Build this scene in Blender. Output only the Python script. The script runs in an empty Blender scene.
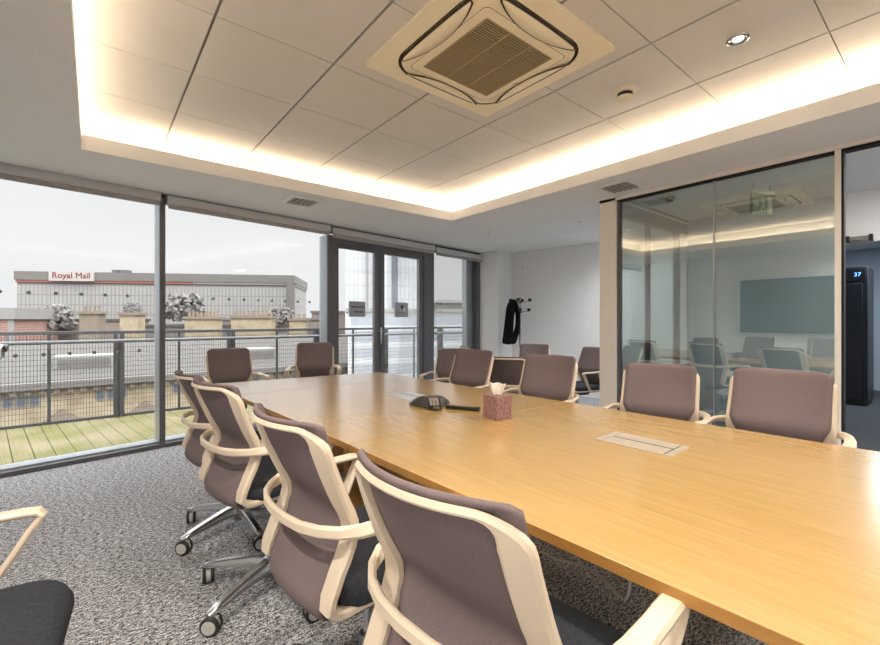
import bpy, bmesh, math, random
from math import sin, cos, pi, radians, sqrt
from mathutils import Vector, Matrix
random.seed(7)
S = bpy.context.scene
COL = S.collection

# ------------------------------------------------------------------ camera, sky, sun, exposure
CAM_H = 1.2
cam_data = bpy.data.cameras.new('camera')
cam_data.sensor_width = 36.0
cam_data.lens = 428.0 / 880.0 * 36.0
cam_data.shift_y = -2.3 / 880.0
cam_data.clip_start = 0.02
cam_data.clip_end = 2000
cam = bpy.data.objects.new('camera', cam_data)
COL.objects.link(cam)
cam.location = (0, 0, CAM_H)
cam.rotation_euler = (pi / 2, 0, -0.6807)
S.camera = cam

world = bpy.data.worlds.new('overcast_sky')
S.world = world
world.use_nodes = True
nt = world.node_tree
nt.nodes.clear()
w_out = nt.nodes.new('ShaderNodeOutputWorld')
w_bg = nt.nodes.new('ShaderNodeBackground')
w_tc = nt.nodes.new('ShaderNodeTexCoord')
w_noise = nt.nodes.new('ShaderNodeTexNoise')
w_map = nt.nodes.new('ShaderNodeMapping')
w_ramp = nt.nodes.new('ShaderNodeValToRGB')
w_map.inputs['Scale'].default_value = (1.0, 1.0, 4.0)
w_noise.inputs['Scale'].default_value = 1.6
w_noise.inputs['Detail'].default_value = 3
w_ramp.color_ramp.elements[0].position = 0.35
w_ramp.color_ramp.elements[0].color = (0.89, 0.88, 0.895, 1)
w_ramp.color_ramp.elements[1].position = 0.65
w_ramp.color_ramp.elements[1].color = (0.97, 0.955, 0.955, 1)
nt.links.new(w_tc.outputs['Generated'], w_map.inputs['Vector'])
nt.links.new(w_map.outputs['Vector'], w_noise.inputs['Vector'])
nt.links.new(w_noise.outputs['Fac'], w_ramp.inputs['Fac'])
nt.links.new(w_ramp.outputs['Color'], w_bg.inputs['Color'])
# overcast sky: the zenith is several times brighter than the horizon
w_sep = nt.nodes.new('ShaderNodeSeparateXYZ')
w_mr = nt.nodes.new('ShaderNodeMapRange')
w_mr.interpolation_type = 'SMOOTHSTEP'
w_mr.inputs['From Min'].default_value = 0.27
w_mr.inputs['From Max'].default_value = 0.85
w_mr.inputs['To Min'].default_value = 1.0
w_mr.inputs['To Max'].default_value = 8.0
nt.links.new(w_tc.outputs['Generated'], w_sep.inputs[0])
nt.links.new(w_sep.outputs['Z'], w_mr.inputs['Value'])
nt.links.new(w_mr.outputs['Result'], w_bg.inputs['Strength'])
nt.links.new(w_bg.outputs['Background'], w_out.inputs['Surface'])

def lamp(name, kind, loc, rot, energy, color, **kw):
    d = bpy.data.lights.new(name, kind)
    d.energy = energy
    d.color = color
    for k, v in kw.items():
        setattr(d, k, v)
    o = bpy.data.objects.new(name, d)
    COL.objects.link(o)
    o.location = loc
    o.rotation_euler = rot
    return o

# weak sun through the overcast, from behind the building
lamp('sun', 'SUN', (0, -30, 60), (radians(50), 0, radians(8)), 0.6, (1.0, 0.98, 0.95), angle=radians(25))

COVE_W = 6.0          # watts per metre of led strip
SPOT_W = 78.0         # watts of one downlight
WARM = (1.0, 0.79, 0.56)

S.view_settings.view_transform = 'Standard'
S.view_settings.look = 'None'
S.view_settings.gamma = 1.0
S.view_settings.use_curve_mapping = False
S.view_settings.exposure = 0.0
S.cycles.max_bounces = 12
S.cycles.transparent_max_bounces = 24
S.cycles.sample_clamp_indirect = 6.0

# ------------------------------------------------------------------ materials
MATS = {}
def lin(c):
    return tuple(((v / 255.0) / 12.92 if v <= 10 else (((v / 255.0) + 0.055) / 1.055) ** 2.4) for v in c)

def mat(name, rgb, rough=0.5, metal=0.0, vary=0.0, vscale=8.0, bump=0.0, bscale=60.0, stretch=(1, 1, 1), rgb2=None,
        spec=0.5, emit=None, estr=0.0, coat=0.0, detail=4.0, lo=0.35, hi=0.65):
    """procedural principled material: two tones mixed by noise, optional noise bump"""
    m = bpy.data.materials.new(name)
    m.use_nodes = True
    t = m.node_tree
    p = t.nodes['Principled BSDF']
    c = lin(rgb)
    p.inputs['Base Color'].default_value = (*c, 1)
    p.inputs['Roughness'].default_value = rough
    p.inputs['Metallic'].default_value = metal
    p.inputs['Specular IOR Level'].default_value = spec
    p.inputs['Coat Weight'].default_value = coat
    if emit:
        p.inputs['Emission Color'].default_value = (*lin(emit), 1)
        p.inputs['Emission Strength'].default_value = estr
    tc = t.nodes.new('ShaderNodeTexCoord')
    mp = t.nodes.new('ShaderNodeMapping')
    mp.inputs['Scale'].default_value = stretch
    t.links.new(tc.outputs['Object'], mp.inputs['Vector'])
    c2 = lin(rgb2) if rgb2 else tuple(max(0, v * (1 - vary)) for v in c)
    if vary or rgb2:
        n = t.nodes.new('ShaderNodeTexNoise')
        n.inputs['Scale'].default_value = vscale
        n.inputs['Detail'].default_value = detail
        r = t.nodes.new('ShaderNodeValToRGB')
        r.color_ramp.elements[0].position = lo
        r.color_ramp.elements[0].color = (*c2, 1)
        r.color_ramp.elements[1].position = hi
        r.color_ramp.elements[1].color = (*c, 1)
        t.links.new(mp.outputs['Vector'], n.inputs['Vector'])
        t.links.new(n.outputs['Fac'], r.inputs['Fac'])
        t.links.new(r.outputs['Color'], p.inputs['Base Color'])
    if bump:
        n2 = t.nodes.new('ShaderNodeTexNoise')
        n2.inputs['Scale'].default_value = bscale
        n2.inputs['Detail'].default_value = 2
        b = t.nodes.new('ShaderNodeBump')
        b.inputs['Strength'].default_value = bump
        b.inputs['Distance'].default_value = 0.002
        t.links.new(mp.outputs['Vector'], n2.inputs['Vector'])
        t.links.new(n2.outputs['Fac'], b.inputs['Height'])
        t.links.new(b.outputs['Normal'], p.inputs['Normal'])
    MATS[name] = m
    return m

def glass(name, tint, gloss):
    m = bpy.data.materials.new(name)
    m.use_nodes = True
    t = m.node_tree
    t.nodes.clear()
    o = t.nodes.new('ShaderNodeOutputMaterial')
    tr = t.nodes.new('ShaderNodeBsdfTransparent')
    gl = t.nodes.new('ShaderNodeBsdfGlossy')
    mx = t.nodes.new('ShaderNodeMixShader')
    fr = t.nodes.new('ShaderNodeFresnel')
    mm = t.nodes.new('ShaderNodeMath')
    mm.operation = 'MULTIPLY'
    mm.inputs[1].default_value = gloss
    mm.use_clamp = True
    fr.inputs['IOR'].default_value = 1.5
    tr.inputs['Color'].default_value = (*tint, 1)
    gl.inputs['Roughness'].default_value = 0.0
    t.links.new(fr.outputs['Fac'], mm.inputs[0])
    t.links.new(mm.outputs[0], mx.inputs['Fac'])
    t.links.new(tr.outputs[0], mx.inputs[1])
    t.links.new(gl.outputs[0], mx.inputs[2])
    t.links.new(mx.outputs[0], o.inputs['Surface'])
    MATS[name] = m
    return m

def grid_mat(name, base, line, w, h, mortar, rough=0.6, base2=None, offset=0.0):
    """facade / brick grid from the brick texture, in object x-z"""
    m = bpy.data.materials.new(name)
    m.use_nodes = True
    t = m.node_tree
    p = t.nodes['Principled BSDF']
    p.inputs['Roughness'].default_value = rough
    tc = t.nodes.new('ShaderNodeTexCoord')
    sp = t.nodes.new('ShaderNodeSeparateXYZ')
    ad = t.nodes.new('ShaderNodeMath')
    cb = t.nodes.new('ShaderNodeCombineXYZ')
    t.links.new(tc.outputs['Object'], sp.inputs[0])
    t.links.new(sp.outputs['X'], ad.inputs[0])
    t.links.new(sp.outputs['Y'], ad.inputs[1])
    t.links.new(ad.outputs[0], cb.inputs['X'])
    t.links.new(sp.outputs['Z'], cb.inputs['Y'])
    b = t.nodes.new('ShaderNodeTexBrick')
    b.offset = offset
    b.inputs['Scale'].default_value = 1.0
    b.inputs['Brick Width'].default_value = w
    b.inputs['Row Height'].default_value = h
    b.inputs['Mortar Size'].default_value = mortar
    b.inputs['Mortar Smooth'].default_value = 0.1
    b.inputs['Color1'].default_value = (*lin(base), 1)
    b.inputs['Color2'].default_value = (*lin(base2 or base), 1)
    b.inputs['Mortar'].default_value = (*lin(line), 1)
    t.links.new(cb.outputs[0], b.inputs['Vector'])
    t.links.new(b.outputs['Color'], p.inputs['Base Color'])
    MATS[name] = m
    return m

def carpet_mat():
    m = bpy.data.materials.new('carpet')
    m.use_nodes = True
    t = m.node_tree
    p = t.nodes['Principled BSDF']
    p.inputs['Roughness'].default_value = 0.95
    p.inputs['Specular IOR Level'].default_value = 0.1
    tc = t.nodes.new('ShaderNodeTexCoord')
    def noise(scale, stretch, detail):
        mp = t.nodes.new('ShaderNodeMapping')
        mp.inputs['Scale'].default_value = stretch
        mp.inputs['Rotation'].default_value = (0, 0, radians(8))
        n = t.nodes.new('ShaderNodeTexNoise')
        n.inputs['Scale'].default_value = scale
        n.inputs['Detail'].default_value = detail
        n.inputs['Roughness'].default_value = 0.7
        t.links.new(tc.outputs['Object'], mp.inputs['Vector'])
        t.links.new(mp.outputs['Vector'], n.inputs['Vector'])
        return n
    a = noise(46, (1.0, 2.2, 1), 3)
    b = noise(170, (1, 1, 1), 2)
    mx = t.nodes.new('ShaderNodeMix')
    mx.data_type = 'FLOAT'
    mx.inputs[0].default_value = 0.5
    t.links.new(a.outputs['Fac'], mx.inputs[2])
    t.links.new(b.outputs['Fac'], mx.inputs[3])
    r = t.nodes.new('ShaderNodeValToRGB')
    e = r.color_ramp.elements
    e[0].position = 0.43
    e[0].color = (*lin((50, 51, 57)), 1)
    e[1].position = 0.57
    e[1].color = (*lin((232, 232, 234)), 1)
    k = e.new(0.5)
    k.color = (*lin((148, 148, 153)), 1)
    t.links.new(mx.outputs[0], r.inputs['Fac'])
    t.links.new(r.outputs['Color'], p.inputs['Base Color'])
    bp = t.nodes.new('ShaderNodeBump')
    bp.inputs['Strength'].default_value = 0.5
    bp.inputs['Distance'].default_value = 0.004
    t.links.new(mx.outputs[0], bp.inputs['Height'])
    t.links.new(bp.outputs['Normal'], p.inputs['Normal'])
    return m

def wood_mat(name, c1, c2, rough, coat):
    m = bpy.data.materials.new(name)
    m.use_nodes = True
    t = m.node_tree
    p = t.nodes['Principled BSDF']
    p.inputs['Roughness'].default_value = rough
    p.inputs['Coat Weight'].default_value = coat
    p.inputs['Coat Roughness'].default_value = 0.22
    p.inputs['Coat IOR'].default_value = 1.75
    tc = t.nodes.new('ShaderNodeTexCoord')
    mp = t.nodes.new('ShaderNodeMapping')
    mp.inputs['Scale'].default_value = (26.0, 1.3, 8.0)
    n = t.nodes.new('ShaderNodeTexNoise')
    n.inputs['Scale'].default_value = 3.0
    n.inputs['Detail'].default_value = 6
    n.inputs['Roughness'].default_value = 0.65
    r = t.nodes.new('ShaderNodeValToRGB')
    r.color_ramp.elements[0].position = 0.3
    r.color_ramp.elements[0].color = (*lin(c2), 1)
    r.color_ramp.elements[1].position = 0.7
    r.color_ramp.elements[1].color = (*lin(c1), 1)
    t.links.new(tc.outputs['Object'], mp.inputs['Vector'])
    t.links.new(mp.outputs['Vector'], n.inputs['Vector'])
    t.links.new(n.outputs['Fac'], r.inputs['Fac'])
    t.links.new(r.outputs['Color'], p.inputs['Base Color'])
    return m

def weave_mat(name, c1, c2, scale):
    m = bpy.data.materials.new(name)
    m.use_nodes = True
    t = m.node_tree
    p = t.nodes['Principled BSDF']
    p.inputs['Roughness'].default_value = 0.85
    p.inputs['Specular IOR Level'].default_value = 0.2
    tc = t.nodes.new('ShaderNodeTexCoord')
    ck = t.nodes.new('ShaderNodeTexVoronoi')
    ck.inputs['Scale'].default_value = scale
    r = t.nodes.new('ShaderNodeValToRGB')
    r.color_ramp.elements[0].position = 0.1
    r.color_ramp.elements[0].color = (*lin(c1), 1)
    r.color_ramp.elements[1].position = 0.75
    r.color_ramp.elements[1].color = (*lin(c2), 1)
    t.links.new(tc.outputs['Object'], ck.inputs['Vector'])
    t.links.new(ck.outputs['Distance'], r.inputs['Fac'])
    t.links.new(r.outputs['Color'], p.inputs['Base Color'])
    b = t.nodes.new('ShaderNodeBump')
    b.inputs['Strength'].default_value = 0.35
    b.inputs['Distance'].default_value = 0.002
    b.invert = True
    t.links.new(ck.outputs['Distance'], b.inputs['Height'])
    t.links.new(b.outputs['Normal'], p.inputs['Normal'])
    return m

M_CARPET = carpet_mat()
M_WOOD = wood_mat('oak_veneer', (202, 164, 98), (184, 144, 78), 0.26, 1.0)
M_WOODEDGE = wood_mat('oak_edge', (190, 140, 72), (160, 112, 52), 0.5, 0.1)
M_WALL = mat('white_wall_paint', (240, 240, 240), 0.8, vary=0.03, vscale=3, bump=0.03, bscale=200)
M_SOFFIT = mat('white_ceiling_paint', (238, 238, 238), 0.85, vary=0.03, vscale=2)
M_TILE = mat('ceiling_tile', (222, 219, 215), 0.85, vary=0.03, vscale=5, bump=0.05, bscale=300)
M_GAP = mat('ceiling_grid_shadow_gap', (158, 150, 142), 0.8, vary=0.05)
M_STUB = mat('cream_frame_paint', (242, 234, 224), 0.6, vary=0.02)
M_FRAME = mat('dark_window_frame', (104, 105, 109), 0.45, 0.2, vary=0.08, vscale=4)
M_ALU = mat('silver_aluminium', (176, 182, 188), 0.35, 0.6, vary=0.05)
M_BLIND = mat('grey_blind_cassette', (204, 204, 206), 0.5, vary=0.05)
M_BLINDFAB = mat('grey_blind_fabric', (176, 172, 170), 0.8, vary=0.1, vscale=40)
M_BLACK = mat('black_plastic', (22, 22, 24), 0.45, vary=0.2, vscale=20)
M_DARKGAP = mat('dark_groove', (26, 25, 25), 0.8, vary=0.1)
M_SHELL = mat('beige_plastic', (222, 205, 183), 0.42, vary=0.03, vscale=6)
M_MESH = weave_mat('taupe_mesh_fabric', (132, 117, 116), (114, 100, 102), 620)
M_SEAT = mat('charcoal_seat_fabric', (58, 60, 66), 0.9, vary=0.3, vscale=120, bump=0.3, bscale=300, spec=0.2)
M_CHROME = mat('polished_aluminium', (190, 192, 196), 0.22, 0.95, vary=0.05)
M_STEEL = mat('grey_steel', (128, 130, 134), 0.35, 0.8, vary=0.06)
M_TYRE = mat('dark_caster_tyre', (48, 46, 46), 0.6, vary=0.1)
M_HUB = mat('light_caster_hub', (206, 204, 200), 0.45, vary=0.05)
M_WHITE = mat('white_plastic', (236, 228, 208), 0.45, vary=0.02)
M_CREAM = mat('cream_plastic', (252, 241, 212), 0.42, vary=0.02)
M_GRILLE = mat('brown_grille', (176, 158, 122), 0.6, vary=0.05)
M_GRILLEDARK = mat('grille_interior', (66, 56, 42), 0.8, vary=0.1)
M_VENT = mat('vent_blade', (168, 164, 156), 0.6, vary=0.05)
M_PORT = mat('brushed_port_cover', (200, 186, 170), 0.4, 0.3, vary=0.05, vscale=30)
M_PORT2 = mat('silver_port_cover', (215, 220, 226), 0.35, 0.3, vary=0.05, vscale=30)
M_PHONE = mat('dark_phone_plastic', (58, 54, 50), 0.4, vary=0.1, vscale=30)
M_KEY = mat('grey_phone_keys', (150, 140, 124), 0.5, vary=0.1)
M_TISSUEBOX = mat('mauve_patterned_card', (160, 124, 122), 0.7, vscale=90, rgb2=(124, 86, 84), detail=3)
M_TISSUE = mat('white_tissue', (240, 232, 222), 0.9, vary=0.04, vscale=30)
M_CABLE = mat('white_cable_sleeve', (205, 203, 200), 0.5, vary=0.03)
M_GLASS = glass('clear_window_glass', (0.97, 0.985, 0.985), 0.5)
M_TINT = glass('green_tinted_partition_glass', (0.83, 0.91, 0.88), 8.0)
M_DECK = mat('mossy_deck_board', (128, 119, 92), 0.85, vscale=1.6, rgb2=(104, 101, 52), stretch=(1, 1, 1), bump=0.4, bscale=40, lo=0.38, hi=0.62)
def ridged(m, per_m, ang):
    t = m.node_tree
    p = t.nodes['Principled BSDF']
    tc = t.nodes.new('ShaderNodeTexCoord')
    mp = t.nodes.new('ShaderNodeMapping')
    mp.inputs['Rotation'].default_value = (0, 0, -ang)
    wv = t.nodes.new('ShaderNodeTexWave')
    wv.inputs['Scale'].default_value = per_m / 6.2832 * 2
    bp = t.nodes.new('ShaderNodeBump')
    bp.inputs['Strength'].default_value = 1.0
    bp.inputs['Distance'].default_value = 0.006
    t.links.new(tc.outputs['Object'], mp.inputs['Vector'])
    t.links.new(mp.outputs['Vector'], wv.inputs['Vector'])
    t.links.new(wv.outputs['Fac'], bp.inputs['Height'])
    t.links.new(bp.outputs['Normal'], p.inputs['Normal'])
ridged(M_DECK, 25, radians(8))
M_RAIL = mat('weathered_grey_rail', (84, 84, 88), 0.6, vary=0.2, vscale=30)
M_RAIL2 = mat('galvanised_handrail', (112, 114, 120), 0.65, 0.1, vary=0.1, vscale=10)
M_WIRE = mat('dark_mesh_wire', (58, 58, 62), 0.7, vary=0.1)
M_STONE = mat('hazed_weathered_sandstone', (176, 163, 140), 0.9, vscale=0.6, rgb2=(152, 137, 112))  # stone lightened, distance haze put into its colour
M_STONED = mat('hazed_dark_sandstone', (138, 126, 112), 0.9, vary=0.15, vscale=0.8)  # darker stone raised toward the haze tone
M_SLATE = mat('grey_slate_roof', (82, 79, 76), 0.8, vary=0.06, vscale=1.2)
M_CONC = mat('pale_concrete', (116, 113, 109), 0.85, vary=0.06, vscale=0.2)
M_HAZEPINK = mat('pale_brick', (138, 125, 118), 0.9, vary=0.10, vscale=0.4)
M_BRICK = grid_mat('red_brick', (160, 122, 110), (166, 148, 140), 1.2, 0.5, 0.06, 0.9, (150, 112, 100), 0.5)
M_RMGRID = grid_mat('hazed_curtain_wall', (160, 158, 154), (132, 127, 127), 0.95, 2.6, 0.13, 0.5, (153, 152, 149))  # haze washed into the facade tones, line contrast lowered
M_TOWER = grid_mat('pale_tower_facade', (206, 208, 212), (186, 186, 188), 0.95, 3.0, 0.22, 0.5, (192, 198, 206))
M_CARPARK = grid_mat('banded_podium', (160, 165, 172), (200, 200, 200), 30.0, 2.4, 0.42, 0.6, (170, 174, 180))
M_SIGNWHITE = mat('white_sign_board', (182, 176, 172), 0.6, vary=0.02)
M_SIGNRED = mat('red_sign_letter', (122, 40, 38), 0.6, vary=0.03)
M_REDLINE = mat('pale_red_band', (158, 104, 92), 0.7, vary=0.05)
M_WINDOWFAR = mat('hazed_far_pane', (104, 108, 116), 0.3, vary=0.15)  # panes paled by haze put into the colour
M_WHITEFAR = mat('far_white_frame', (146, 144, 141), 0.6, vary=0.03)
M_TREE = mat('hazy_tree_leaves', (128, 125, 124), 0.95, vary=0.1, vscale=1.5)  # leaf grey raised to carry the haze
M_GROUND = mat('grey_street', (120, 119, 118), 0.9, vary=0.15, vscale=0.05)
M_POT = mat('clay_chimney_pot', (146, 128, 108), 0.9, vary=0.1)
M_PLATE = mat('grey_sign_plate', (176, 180, 194), 0.6, vary=0.05)
M_PLATEMARK = mat('dark_sign_print', (64, 66, 78), 0.6, vary=0.05)
M_DOT = mat('grey_glass_dot', (170, 170, 174), 0.6, vary=0.03)
def film_mat(name, rgb):
    m = mat(name, rgb, 0.7, vary=0.03)
    t = m.node_tree
    p = t.nodes['Principled BSDF']
    tr = t.nodes.new('ShaderNodeBsdfTranslucent')
    tr.inputs['Color'].default_value = (*lin(rgb), 1)
    mx = t.nodes.new('ShaderNodeMixShader')
    mx.inputs['Fac'].default_value = 0.7
    t.links.new(p.outputs[0], mx.inputs[1])
    t.links.new(tr.outputs[0], mx.inputs[2])
    t.links.new(mx.outputs[0], t.nodes['Material Output'].inputs['Surface'])
    return m
M_DOT = film_mat('frosted_film_dot', (168, 168, 170))
M_COAT = mat('black_wool', (24, 25, 29), 0.95, vary=0.4, vscale=30, bump=0.4, bscale=200, spec=0.15)
M_TV = mat('black_screen', (12, 13, 14), 0.12, vary=0.05)
M_LOBBYWALL = mat('dim_lobby_wall', (190, 200, 210), 0.8, vary=0.04)
M_LOBBYFLOOR = mat('dark_lobby_carpet', (74, 76, 82), 0.9, vary=0.15, vscale=40)
M_CABINET = mat('dark_steel_cabinet', (52, 54, 60), 0.35, 0.5, vary=0.05)
M_LEDBLUE = mat('blue_display_digit', (120, 170, 255), 0.5, vary=0.01, emit=(90, 150, 255), estr=4)
M_LEDSTRIP = mat('warm_led_strip', (255, 236, 200), 0.5, vary=0.01, emit=(255, 214, 160), estr=6)
M_LAMP = mat('lit_downlight_lens', (255, 250, 240), 0.5, vary=0.01, emit=(255, 244, 226), estr=4)
M_EXITG = mat('green_exit_panel', (96, 140, 120), 0.5, vary=0.05)
M_DARKGLASS = mat('smoked_dome', (24, 24, 26), 0.1, vary=0.05)

# ------------------------------------------------------------------ mesh builder
class MB:
    def __init__(self):
        self.v, self.f, self.m, self.mats = [], [], [], []
    def mi(self, m):
        if m not in self.mats:
            self.mats.append(m)
        return self.mats.index(m)
    def add(self, verts, faces, m):
        o = len(self.v)
        self.v += [tuple(p) for p in verts]
        i = self.mi(m)
        for f in faces:
            self.f.append([o + k for k in f])
            self.m.append(i)
        return self
    def box(self, x0, x1, y0, y1, z0, z1, m, rz=0.0, piv=None):
        vs = [Vector((x, y, z)) for z in (z0, z1) for y in (y0, y1) for x in (x0, x1)]
        if rz:
            c = Vector(piv) if piv else Vector(((x0 + x1) / 2, (y0 + y1) / 2, 0))
            R = Matrix.Rotation(rz, 3, 'Z')
            vs = [R @ (p - c) + c for p in vs]
        return self.add(vs, [(0, 2, 3, 1), (4, 5, 7, 6), (0, 1, 5, 4), (2, 6, 7, 3), (0, 4, 6, 2), (1, 3, 7, 5)], m)
    def prism(self, poly, z0, z1, m, mside=None):
        n = len(poly)
        vs = [(x, y, z0) for x, y in poly] + [(x, y, z1) for x, y in poly]
        self.add(vs, [tuple(range(n - 1, -1, -1)), tuple(range(n, 2 * n))], m)
        self.add(vs, [(i, (i + 1) % n, n + (i + 1) % n, n + i) for i in range(n)], mside or m)
        return self
    def sweep(self, pts, secs, m, closed=False, cap=True):
        """pts: centres; secs: list of rings (lists of 3d offsets) one per point"""
        k = len(secs[0])
        vs = []
        for p, s in zip(pts, secs):
            vs += [Vector(p) + Vector(q) for q in s]
        n = len(pts)
        fs = []
        for i in range(n if closed else n - 1):
            a, b = i * k, ((i + 1) % n) * k
            for j in range(k):
                fs.append((a + j, a + (j + 1) % k, b + (j + 1) % k, b + j))
        if cap and not closed:
            fs.append(tuple(range(k - 1, -1, -1)))
            fs.append(tuple((n - 1) * k + j for j in range(k)))
        return self.add(vs, fs, m)
    def tube(self, pts, r, m, seg=8, closed=False):
        pts = [Vector(p) for p in pts]
        n = len(pts)
        rs = r if isinstance(r, (list, tuple)) else [r] * n
        secs = []
        up = None
        for i in range(n):
            t = (pts[(i + 1) % n] - pts[i - 1]) if closed else (pts[min(i + 1, n - 1)] - pts[max(i - 1, 0)])
            t.normalize()
            if up is None:
                a = Vector((0, 0, 1)) if abs(t.z) < 0.9 else Vector((1, 0, 0))
            else:
                a = up
            s = t.cross(a).normalized()
            u = s.cross(t).normalized()
            up = u
            secs.append([s * cos(2 * pi * j / seg) * rs[i] + u * sin(2 * pi * j / seg) * rs[i] for j in range(seg)])
        return self.sweep(pts, secs, m, closed)
    def lathe(self, prof, c, m, seg=24, axis='Z', cap=True):
        c = Vector(c)
        vs = []
        for r, h in prof:
            for j in range(seg):
                a = 2 * pi * j / seg
                if axis == 'Z':
                    q = Vector((r * cos(a), r * sin(a), h))
                elif axis == 'X':
                    q = Vector((h, r * cos(a), r * sin(a)))
                else:
                    q = Vector((r * sin(a), h, r * cos(a)))
                vs.append(c + q)
        fs = []
        for i in range(len(prof) - 1):
            for j in range(seg):
                fs.append((i * seg + j, i * seg + (j + 1) % seg, (i + 1) * seg + (j + 1) % seg, (i + 1) * seg + j))
        if cap:
            fs.append(tuple(range(seg - 1, -1, -1)))
            fs.append(tuple((len(prof) - 1) * seg + j for j in range(seg)))
        return self.add(vs, fs, m)
    def grid(self, rows, m):
        nr, nc = len(rows), len(rows[0])
        vs = [p for r in rows for p in r]
        return self.add(vs, [(i * nc + j, i * nc + j + 1, (i + 1) * nc + j + 1, (i + 1) * nc + j) for i in range(nr - 1) for j in range(nc - 1)], m)
    def build(self, name, parent=None, loc=(0, 0, 0), rz=0.0, smooth=False, bevel=0.0, bseg=2, subsurf=0, solid=0.0, fix=True):
        me = bpy.data.meshes.new(name)
        me.from_pydata(self.v, [], self.f)
        for m in self.mats:
            me.materials.append(m)
        me.polygons.foreach_set('material_index', self.m)
        if fix:
            bm = bmesh.new()
            bm.from_mesh(me)
            bmesh.ops.remove_doubles(bm, verts=bm.verts, dist=1e-6)
            bmesh.ops.recalc_face_normals(bm, faces=bm.faces)
            bm.to_mesh(me)
            bm.free()
        if smooth or bevel or subsurf:
            me.polygons.foreach_set('use_smooth', [True] * len(me.polygons))
            if not subsurf:
                me.set_sharp_from_angle(angle=radians(40))
        me.update()
        o = bpy.data.objects.new(name, me)
        COL.objects.link(o)
        o.location = loc
        o.rotation_euler = (0, 0, rz)
        if parent:
            o.parent = parent
        if solid:
            md = o.modifiers.new('solid', 'SOLIDIFY')
            md.thickness = solid
            md.offset = 0
        if bevel:
            md = o.modifiers.new('bevel', 'BEVEL')
            md.width = bevel
            md.segments = bseg
            md.limit_method = 'ANGLE'
            md.angle_limit = radians(40)
        if subsurf:
            md = o.modifiers.new('subsurf', 'SUBSURF')
            md.levels = subsurf
            md.render_levels = subsurf
        return o

def tag(o, label, cat, group=None, kind=None):
    o['label'] = label
    o['category'] = cat
    if group:
        o['group'] = group
    if kind:
        o['kind'] = kind
    return o

def thing(name, label, cat, loc=(0, 0, 0), rz=0.0, group=None):
    o = bpy.data.objects.new(name, None)
    o.empty_display_size = 0.1
    COL.objects.link(o)
    o.location = loc
    o.rotation_euler = (0, 0, rz)
    return tag(o, label, cat, group)

def struct(o, label=None, cat=None):
    o['kind'] = 'structure'
    if label:
        o['label'] = label
        o['category'] = cat
    return o

def copy_tree(o, parent=None):
    c = o.copy()
    COL.objects.link(c)
    if parent:
        c.parent = parent
    for ch in list(o.children):
        copy_tree(ch, c)
    return c

def rrect(w, h, r, n=4):
    """rounded rectangle outline, centred"""
    pts = []
    for cx, cy, a0 in ((w / 2 - r, h / 2 - r, 0), (-w / 2 + r, h / 2 - r, 90), (-w / 2 + r, -h / 2 + r, 180), (w / 2 - r, -h / 2 + r, 270)):
        for k in range(n + 1):
            a = radians(a0 + 90 * k / n)
            pts.append((cx + r * cos(a), cy + r * sin(a)))
    return pts

# window-wall frame: x along the glazing, y outwards
WA = radians(8)
W0 = Vector((0.527, 4.786, 0))
TX = Vector((cos(WA), sin(WA), 0))
NX = Vector((-sin(WA), cos(WA), 0))
def wpt(s, off=0.0, z=0.0):
    return W0 + TX * s + NX * off + Vector((0, 0, z))

# ------------------------------------------------------------------ room shell
SOF, CEI, XL, YB, XG = 2.39, 2.6354, -1.30, -2.6, 3.94
wl = wpt(-1.90, 0.22); wr = wpt(5.0, 0.22)
b0 = wpt(4.86, -0.40); b1 = wpt(5.26, -0.40)                 # column face
bw_dir = -NX
b2 = b1 + bw_dir * 2.86
floor = MB().prism([(XL - .05, YB), (4.0, YB), (4.0, 2.2), (b2.x + .05, 2.2), (b1.x + .25, b1.y + .2), (wr.x, wr.y), (wl.x, wl.y)], -0.12, 0.0, M_CARPET).build('floor')
struct(floor)
# soffit ring and its neighbours (one continuous plasterboard soffit)
HX0, HX1, HY0, HY1 = -0.067, 3.33, -1.30, 3.89
sb = MB()
far_l = wpt(-1.95, 0.16); far_r = wpt(5.3, 0.16)
sb.prism([(XL - .1, HY1), (6.6, HY1), (far_r.x + .6, far_r.y), (far_l.x, far_l.y)], SOF, SOF + .02, M_SOFFIT)
sb.prism([(HX1, YB), (XG + .06, YB), (XG + .06, HY1), (HX1, HY1)], SOF, SOF + .02, M_SOFFIT)
sb.prism([(XG + .06, 2.2), (6.6, 2.2), (6.6, HY1), (XG + .06, HY1)], SOF, SOF + .02, M_SOFFIT)
sb.prism([(XL - .1, YB), (HX0, YB), (HX0, HY1), (XL - .1, HY1)], SOF, SOF + .02, M_SOFFIT)
sb.prism([(HX0, YB), (HX1, YB), (HX1, HY0), (HX0, HY0)], SOF, SOF + .02, M_SOFFIT)
struct(sb.build('ceiling_soffit'))
LIP = 2.497
lp = MB()
T = .018
lp.box(HX0 - T, HX0 + .001, HY0 - T, HY1 + T, SOF + .0005, LIP, M_SOFFIT)
lp.box(HX1 - .001, HX1 + T, HY0 - T, HY1 + T, SOF + .0005, LIP, M_SOFFIT)
lp.box(HX0, HX1, HY1 - .001, HY1 + T, SOF + .0005, LIP, M_SOFFIT)
lp.box(HX0, HX1, HY0 - T, HY0 + .001, SOF + .0005, LIP, M_SOFFIT)
struct(lp.build('trim_1'))
RX0, RX1, RY0, RY1 = HX0 - .12, HX1 + .12, HY0 - .12, HY1 + .12
rw = MB()
rw.box(RX0 - .03, RX0, RY0 - .03, RY1 + .03, SOF + .01, CEI + .05, M_SOFFIT)
rw.box(RX1, RX1 + .03, RY0 - .03, RY1 + .03, SOF + .01, CEI + .05, M_SOFFIT)
rw.box(RX0, RX1, RY1, RY1 + .03, SOF + .01, CEI + .05, M_SOFFIT)
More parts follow.
